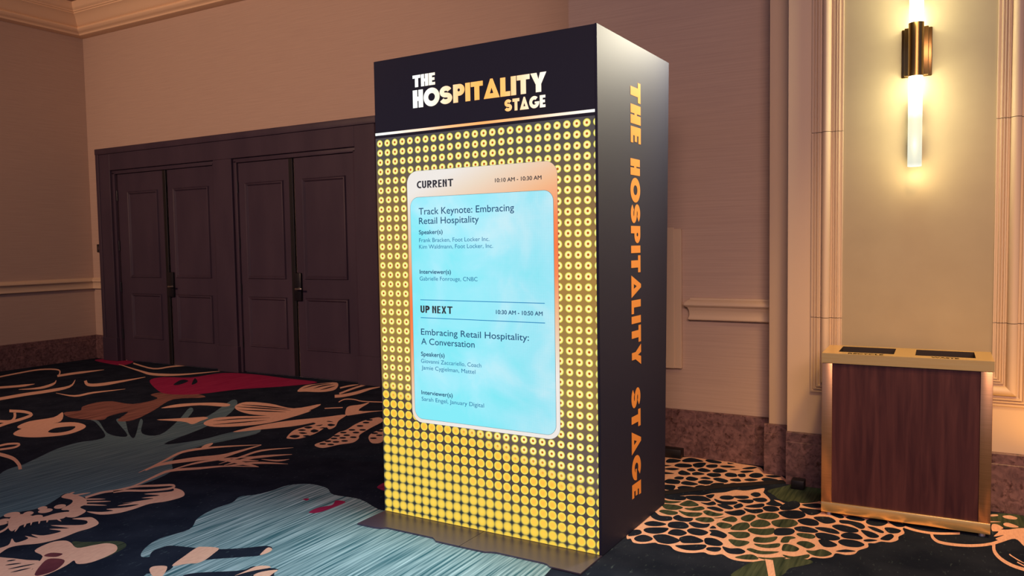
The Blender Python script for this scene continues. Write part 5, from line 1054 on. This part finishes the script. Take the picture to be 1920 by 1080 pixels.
text_mesh('recycle_lettering', 'RECYCLE', 0.124, 0.288, 0.018, 0.034, M['ink'], lid, 0.0012, 'top', yoff=0.8655)
text_mesh('waste_lettering', 'WASTE', 0.505, 0.624, 0.020, 0.032, M['ink'], lid, 0.0012, 'top', yoff=0.8655)

# heavy display capitals drawn as outlines: list of contours in a unit-high box
def arc(cx, cz, rx, rz, a0, a1, n=14):
    return [(cx + rx * cos(radians(a0 + (a1 - a0) * i / n)), cz + rz * sin(radians(a0 + (a1 - a0) * i / n))) for i in range(n + 1)]
def thick(path, w):
    L, R = [], []
    n = len(path)
    for i, p in enumerate(path):
        q0, q1 = path[max(i - 1, 0)], path[min(i + 1, n - 1)]
        dx, dz = q1[0] - q0[0], q1[1] - q0[1]
        l = math.hypot(dx, dz) or 1
        L.append((p[0] - dz / l * w / 2, p[1] + dx / l * w / 2)); R.append((p[0] + dz / l * w / 2, p[1] - dx / l * w / 2))
    return L + R[::-1]
def rect(x0, x1, z0, z1): return [(x0, z0), (x1, z0), (x1, z1), (x0, z1)]
def glyphs(w):
    g = {}
    g['T'] = (0.70, [[(0, 1), (0, 1 - w * .9), (0.35 - w / 2, 1 - w * .9), (0.35 - w / 2, 0), (0.35 + w / 2, 0), (0.35 + w / 2, 1 - w * .9), (0.70, 1 - w * .9), (0.70, 1)]])
    h = 0.36 + w
    g['H'] = (h, [[(0, 0), (0, 1), (w, 1), (w, 0.62), (h - w, 0.62), (h - w, 1), (h, 1), (h, 0), (h - w, 0), (h - w, 0.38), (w, 0.38), (w, 0)]])
    a = w * 0.78; e = 0.26 + w
    g['E'] = (e, [[(0, 0), (0, 1), (e, 1), (e, 1 - a), (w, 1 - a), (w, 0.5 + a / 2), (e * .92, 0.5 + a / 2), (e * .92, 0.5 - a / 2), (w, 0.5 - a / 2), (w, a), (e, a), (e, 0)]])
    ri = 0.5 - w
    g['O'] = (1.0, [arc(0.5, 0.5, 0.5, 0.52, 0, 360, 40)[:-1], arc(0.5, 0.5, max(ri, .14), max(ri, .17) * 1.05, 0, 360, 30)[:-1]])
    ws = w * 0.92
    r1 = (1.0 - ws) / 4
    sp = arc(0.34, 1 - ws / 2 - r1, 0.24, r1, 20, 270, 16) + arc(0.34, ws / 2 + r1, 0.26, r1, 90, -160, 16)[1:]
    g['S'] = (0.75, [thick(sp, ws)])
    pw = 0.40 + w
    rz = 0.32
    g['P'] = (pw, [[(0, 0), (0, 1), (pw - rz, 1)] + arc(pw - rz, 1 - rz, rz, rz, 90, -90, 16)[1:] + [(w, 1 - 2 * rz), (w, 0)],
                   arc(w + 0.05, 1 - rz, 0.075, 0.085, 0, 360, 20)[:-1]])
    g['I'] = (w, [rect(0, w, 0, 1)])
    aw = 0.62 + w
    g['A'] = (aw, [[(0, 0), (aw / 2 - 0.07, 1.04), (aw / 2 + 0.07, 1.04), (aw, 0)], [(aw / 2 - 0.10, 0.26), (aw / 2 + 0.10, 0.26), (aw / 2, 0.56)]])
    g['L'] = (e, [[(0, 0), (0, 1), (w, 1), (w, a * 1.1), (e, a * 1.1), (e, 0)]])
    yw = 0.56 + w
    g['Y'] = (yw, [[(0, 1), (w * 1.15, 1), (yw / 2, 0.66), (yw - w * 1.15, 1), (yw, 1), (yw / 2 + w / 2, 0.40), (yw / 2 + w / 2, 0), (yw / 2 - w / 2, 0), (yw / 2 - w / 2, 0.40)]])
    ri = 0.5 - w
    g['G'] = (1.0, [arc(0.5, 0.5, 0.5, 0.5, 48, 356, 34) + [(1.0, 0.54), (0.54, 0.54), (0.54, 0.38)] + arc(0.5, 0.5, ri, ri, 330, 56, 24)])
    g['C'] = (0.58, [thick(arc(0.42, 0.5, 0.42 - w / 2, 0.5 - w / 2, 60, 300, 26), w)])
    uw = 0.36 + w
    g['U'] = (uw, [[(0, 1), (w, 1), (w, uw / 2)] + arc(uw / 2, uw / 2, uw / 2 - w, uw / 2 - w, 180, 360, 14) + [(uw - w, 1), (uw, 1), (uw, uw / 2)] + arc(uw / 2, uw / 2, uw / 2, uw / 2, 0, -180, 18)])
    g['R'] = (pw, [[(0, 0), (0, 1), (pw - rz, 1)] + arc(pw - rz, 1 - rz, rz, rz, 90, -90, 16)[1:-1] + [(pw - rz + .07, 1 - 2 * rz - .02), (pw + .03, 0), (pw + .03 - w * 1.15, 0), (w + .04, .32), (w, .32), (w, 0)],
                   arc(w + 0.065, 1 - rz, 0.07, 0.14, 0, 360, 20)[:-1]])
    nw = 0.34 + w
    g['N'] = (nw, [[(0, 0), (0, 1), (w, 1), (nw - w, 0.56), (nw - w, 1), (nw, 1), (nw, 0), (nw - w, 0), (nw - w, 0.30), (w, 0.70), (w, 0)]])
    xw = 0.44 + w
    g['X'] = (xw, [[(0, 0), (xw / 2 - w / 2 - .01, .5), (0, 1), (w * 1.15, 1), (xw / 2, .66), (xw - w * 1.15, 1), (xw, 1), (xw / 2 + w / 2 + .01, .5), (xw, 0), (xw - w * 1.15, 0), (xw / 2, .34), (w * 1.15, 0)]])
    return g
def display_text(name, body, x0, x1, z0, z1, w, mat, parent, gap=0.07, tf=None, yoff=0.0, tall=None):
    gl = glyphs(w)
    pos = 0.0
    conts = []
    for ch in body:
        if ch == ' ':
            pos += 0.42
            continue
        wd, cs = gl[ch]
        k = (tall or {}).get(ch, 1.0)
        for c in cs:
            conts.append([(pos + p[0], p[1]) for p in c])
        pos += wd + gap
    total = pos - gap
    cu = bpy.data.curves.new(name, 'CURVE')
    cu.dimensions = '2D'
    cu.fill_mode = 'BOTH'
    for c in conts:
        sp = cu.splines.new('POLY')
        sp.points.add(len(c) - 1)
        for q, p in zip(sp.points, c):
            q.co = (p[0], p[1], 0, 1)
        sp.use_cyclic_u = True
    o = bpy.data.objects.new(name, cu)
    COL.objects.link(o)
    bpy.context.view_layer.update()
    me = bpy.data.meshes.new_from_object(o.evaluated_get(bpy.context.evaluated_depsgraph_get()))
    bpy.data.objects.remove(o)
    for v in me.vertices:
        x, z = x0 + v.co.x / total * (x1 - x0), z0 + v.co.y * (z1 - z0)
        v.co = tf(x, z) if tf else (x, yoff, z)
    me.materials.append(mat)
    ob = bpy.data.objects.new(name, me)
    COL.objects.link(ob)
    ob.parent = parent
    return ob

# ------------------------------------------------------------------ the display kiosk
KW, KH, KD = 1.30, 2.441, 0.945
K = empty('display_kiosk', (-2.718, 3.312, 0.0), -0.022)
def prism_xyz(bm, P0, P1):
    A = [bm.verts.new(p) for p in P0]; B = [bm.verts.new(p) for p in P1]
    n = len(A)
    for i in range(n): bm.faces.new((A[i], A[(i + 1) % n], B[(i + 1) % n], B[i]))
    bm.faces.new(A[::-1]); bm.faces.new(B)
b = bmesh.new()
KDB = 0.845
prism_xyz(b, [(0.0, 0.012, 0.004), (KW - 0.012, 0.012, 0.004), (KW - 0.012, KDB, 0.004), (0.0, KDB, 0.004)], [(0.0, 0.012, KH), (KW - 0.012, 0.012, KH), (KW - 0.012, KD, KH), (0.0, KD, KH)])
finish('cabinet', b, M['black'], K)
b = bmesh.new()
prism_xyz(b, [(KW - 0.0118, 0.001, 0.003), (KW, 0.001, 0.003), (KW, KDB + 0.002, 0.003), (KW - 0.0118, KDB + 0.002, 0.003)], [(KW - 0.0118, 0.001, KH + 0.003), (KW, 0.001, KH + 0.003), (KW, KD + 0.002, KH + 0.003), (KW - 0.0118, KD + 0.002, KH + 0.003)])
ed = [e for e in b.edges]
bmesh.ops.bevel(b, geom=ed, offset=0.0015, segments=2, affect='EDGES')
side = tag(finish('side_panel', b, M['side'], K, smooth=30), 'satin navy side panel with orange lettering')
def side_tf(u, v): return (KW + 0.0012, v, u)          # u = -z running down, v = depth
def side_word(nm, word, ztop, zbot, b0, b1):
    return display_text(nm, word, 0, 1, 0, 1, 0.30, M['orange_vinyl'], side, gap=0.10,
                        tf=lambda x, z: (KW + 0.0012, b0 + z * (b1 - b0), ztop + x * (zbot - ztop)))
side_word('the_lettering', 'THE', 2.258, 1.955, 0.388, 0.520)
side_word('hospitality_lettering', 'HOSPITALITY', 1.876, 0.835, 0.382, 0.505)
side_word('stage_lettering', 'STAGE', 0.718, 0.165, 0.372, 0.492)

# LED face
b = bmesh.new()
def q(x0, x1, z0, z1, mi, y=0.0):
    v = [b.verts.new(p) for p in ((x0, y, z0), (x1, y, z0), (x1, y, z1), (x0, y, z1))]
    b.faces.new(v).material_index = mi
q(0.0, KW - 0.012, 0.010, 2.035, 0)
q(0.0, KW - 0.012, 2.035, KH, 1)
for x0, x1, z0, z1 in ((0.0, KW - 0.012, 0.010, KH),):
    pass
# cabinet edge behind the face
add_box(b, 0.0, KW - 0.012, 0.0006, 0.0118, 0.010, KH, mi=1)
screen = tag(finish('led_screen', b, [M['led_dots'], M['led_header']], K, recalc=False), 'glowing screen with rows of yellow dots')
YT = -0.0012
display_text('header_lettering', 'THE', 0.259, 0.402, 2.276, 2.337, 0.29, M['led_letters'], screen, 0.045, yoff=YT)
display_text('header_lettering', 'HOSPITALITY', 0.258, 1.043, 2.171, 2.261, 0.29, M['led_letters'], screen, 0.04, yoff=YT)
display_text('header_lettering', 'STAGE', 0.814, 1.036, 2.098, 2.155, 0.29, M['led_letters'], screen, 0.04, yoff=YT)
b = bmesh.new(); add_box(b, 0.0, KW - 0.012, YT, 0.0, 2.0505, 2.0635)
finish('light_bar', b, M['led_bar'], screen)

def rounded(x0, x1, z0, z1, r, n=10):
    P = []
    for cx, cz, a in ((x1 - r, z0 + r, -90), (x1 - r, z1 - r, 0), (x0 + r, z1 - r, 90), (x0 + r, z0 + r, 180)):
        P += [(cx + r * cos(radians(a + 90 * i / n)), cz + r * sin(radians(a + 90 * i / n))) for i in range(n + 1)]
    return P
def panel(name, P, y, mat, label=None):
    b = bmesh.new()
    f = b.faces.new([b.verts.new((p[0], y, p[1])) for p in P])
    bmesh.ops.triangulate(b, faces=[f])
    o = finish(name, b, mat, screen, recalc=False)
    if label: o['label'] = label
    return o
panel('card_edge_line', rounded(0.2060, 1.0940, 0.5260, 1.8480, 0.065), -0.0008, M['txt_grey'])  # thin grey outline drawn round the card
panel('schedule_card', rounded(0.207, 1.093, 0.527, 1.847, 0.064), -0.0012, M['led_card'], 'card border fading from white to orange')
panel('card_outline', rounded(0.2250, 1.0720, 0.5460, 1.7125, 0.0515), -0.0016, M['txt_grey'])
panel('card_inset', rounded(0.2265, 1.0705, 0.5475, 1.7110, 0.050), -0.0020, M['led_blue'], 'pale cyan schedule field')
YT2 = -0.0025
display_text('heading_text', 'CURRENT', 0.272, 0.503, 1.757, 1.795, 0.20, M['txt_dark'], screen, 0.12, yoff=YT2)
text_mesh('time_text', '10:10 AM - 10:30 AM', 0.752, 1.010, 1.7635, 0.0185, M['txt_dark'], screen, 0.0006, yoff=YT2)
display_text('heading_text', 'UP', 0.278, 0.338, 1.110, 1.148, 0.20, M['txt_dark'], screen, 0.12, yoff=YT2)
display_text('heading_text', 'NEXT', 0.354, 0.483, 1.110, 1.148, 0.20, M['txt_dark'], screen, 0.12, yoff=YT2)
text_mesh('time_text', '10:30 AM - 10:50 AM', 0.745, 1.006, 1.1185, 0.0195, M['txt_navy'], screen, 0.0006, yoff=YT2)
LINES = [('Track Keynote: Embracing', .281, .857, 1.621, .034, 'txt_navy', 0.0003), ('Retail Hospitality', .281, .653, 1.572, .033, 'txt_navy', 0.0003),
 ('Speaker(s)', .279, .430, 1.520, .0205, 'txt_navy', .0006), ('Frank Bracken, Foot Locker Inc.', .279, .713, 1.4785, .0205, 'txt_blue', 0.0), ('Kim Waldmann, Foot Locker, Inc.', .278, .734, 1.4445, .0205, 'txt_blue', 0.0),
 ('Interviewer(s)', .278, .477, 1.3145, .0205, 'txt_navy', .0006), ('Gabrielle Fonrouge, CNBC', .277, .639, 1.279, .0205, 'txt_blue', 0.0),
 ('Embracing Retail Hospitality:', .278, .929, .9945, .032, 'txt_navy', 0.0003), ('A Conversation', .278, .614, .944, .032, 'txt_navy', 0.0003),
 ('Speaker(s)', .275, .426, .8825, .0215, 'txt_navy', .0006), ('Giovanni Zaccariello, Coach', .274, .652, .846, .0205, 'txt_blue', 0.0), ('Jamie Cygielman, Mattel', .276, .616, .811, .0205, 'txt_blue', 0.0),
 ('Interviewer(s)', .272, .472, .679, .0205, 'txt_navy', .0006), ('Sarah Engel, January Digital', .272, .664, .6445, .0205, 'txt_blue', 0.0)]
for t, x0, x1, z0, cap, mt, wt in LINES:
    text_mesh('schedule_text', t, x0, x1, z0, cap, M[mt], screen, wt, yoff=YT2)
for z in (1.178, 1.084):
    panel('rule_line', [(0.278, z - .0018), (1.019, z - .0018), (1.019, z + .0018), (0.278, z + .0018)], YT2, M['txt_line'])

# base plates in front of the screen
for P in ([(0.0, 0.012), (0.0, -.224), (.123, -.222), (.150, -.214), (.177, -.194), (.47, -.192), (.490, -.206), (.509, -.221), (.6485, -.221), (.6485, 0.012)],
          [(.6515, 0.012), (.6515, -.221), (.795, -.219), (.82, -.206), (.845, -.199), (1.10, -.198), (1.123, -.204), (1.145, -.221), (1.30, -.224), (1.30, 0.012)]):
    b = bmesh.new()
    prism_xyz(b, [(p[0], p[1], 0.0016) for p in P], [(p[0], p[1], 0.0085) for p in P])
    tag(finish('base_plate', b, M['plate'], K), 'dark bronze steel base plate')
tag(K, 'tall black kiosk with a glowing schedule screen standing on the carpet', 'display kiosk')

# ------------------------------------------------------------------ small things on the floor
b = bmesh.new()
ctr = [(-1.545, 4.225), (-1.237, 4.557), (-0.99, 4.762), (-0.895, 4.84)]
L_, R2_ = [], []
for i, p in enumerate(ctr):
    a0, a1 = ctr[max(i - 1, 0)], ctr[min(i + 1, len(ctr) - 1)]
    dx, dy = a1[0] - a0[0], a1[1] - a0[1]; l = math.hypot(dx, dy)
    n_ = (-dy / l, dx / l)
    L_.append((p[0] + n_[0] * .034, p[1] + n_[1] * .034)); R2_.append((p[0] - n_[0] * .034, p[1] - n_[1] * .034))
for i in range(len(ctr) - 1):
    va = [(*L_[i], 0.002), (*ctr[i], 0.010), (*R2_[i], 0.002)]; vb_ = [(*L_[i + 1], 0.002), (*ctr[i + 1], 0.010), (*R2_[i + 1], 0.002)]
    A = [b.verts.new(p) for p in va]; B = [b.verts.new(p) for p in vb_]
    b.faces.new((A[0], A[1], B[1], B[0])); b.faces.new((A[1], A[2], B[2], B[1])); b.faces.new((A[0], B[0], B[2], A[2]))
bmesh.ops.remove_doubles(b, verts=b.verts[:], dist=0.0005)
tag(finish('cable_cover', b, plain('black_gaffer_tape', lin(14, 15, 26), 0.7), smooth=50), 'black taped cable strip crossing the scalloped carpet behind the kiosk', 'cable cover')
PB = empty('power_adapter', (-0.795, 4.752, 0.002))
b = bmesh.new(); add_box(b, -0.036, 0.036, -0.034, 0.034, 0.0, 0.052, 0.004, 2)
finish('housing', b, M['black'], PB, smooth=30)
tag(PB, 'small black box on the carpet against the marble base left of the bin', 'power adapter')
RB = empty('rubber_block', (-1.80, 5.075, 0.002))
b = bmesh.new(); add_box(b, -0.22, 0.205, -0.036, 0.036, 0.0, 0.060, 0.004, 2)
finish('block', b, M['black'], RB, smooth=30)
tag(RB, 'long low black block on the carpet behind the kiosk', 'block')
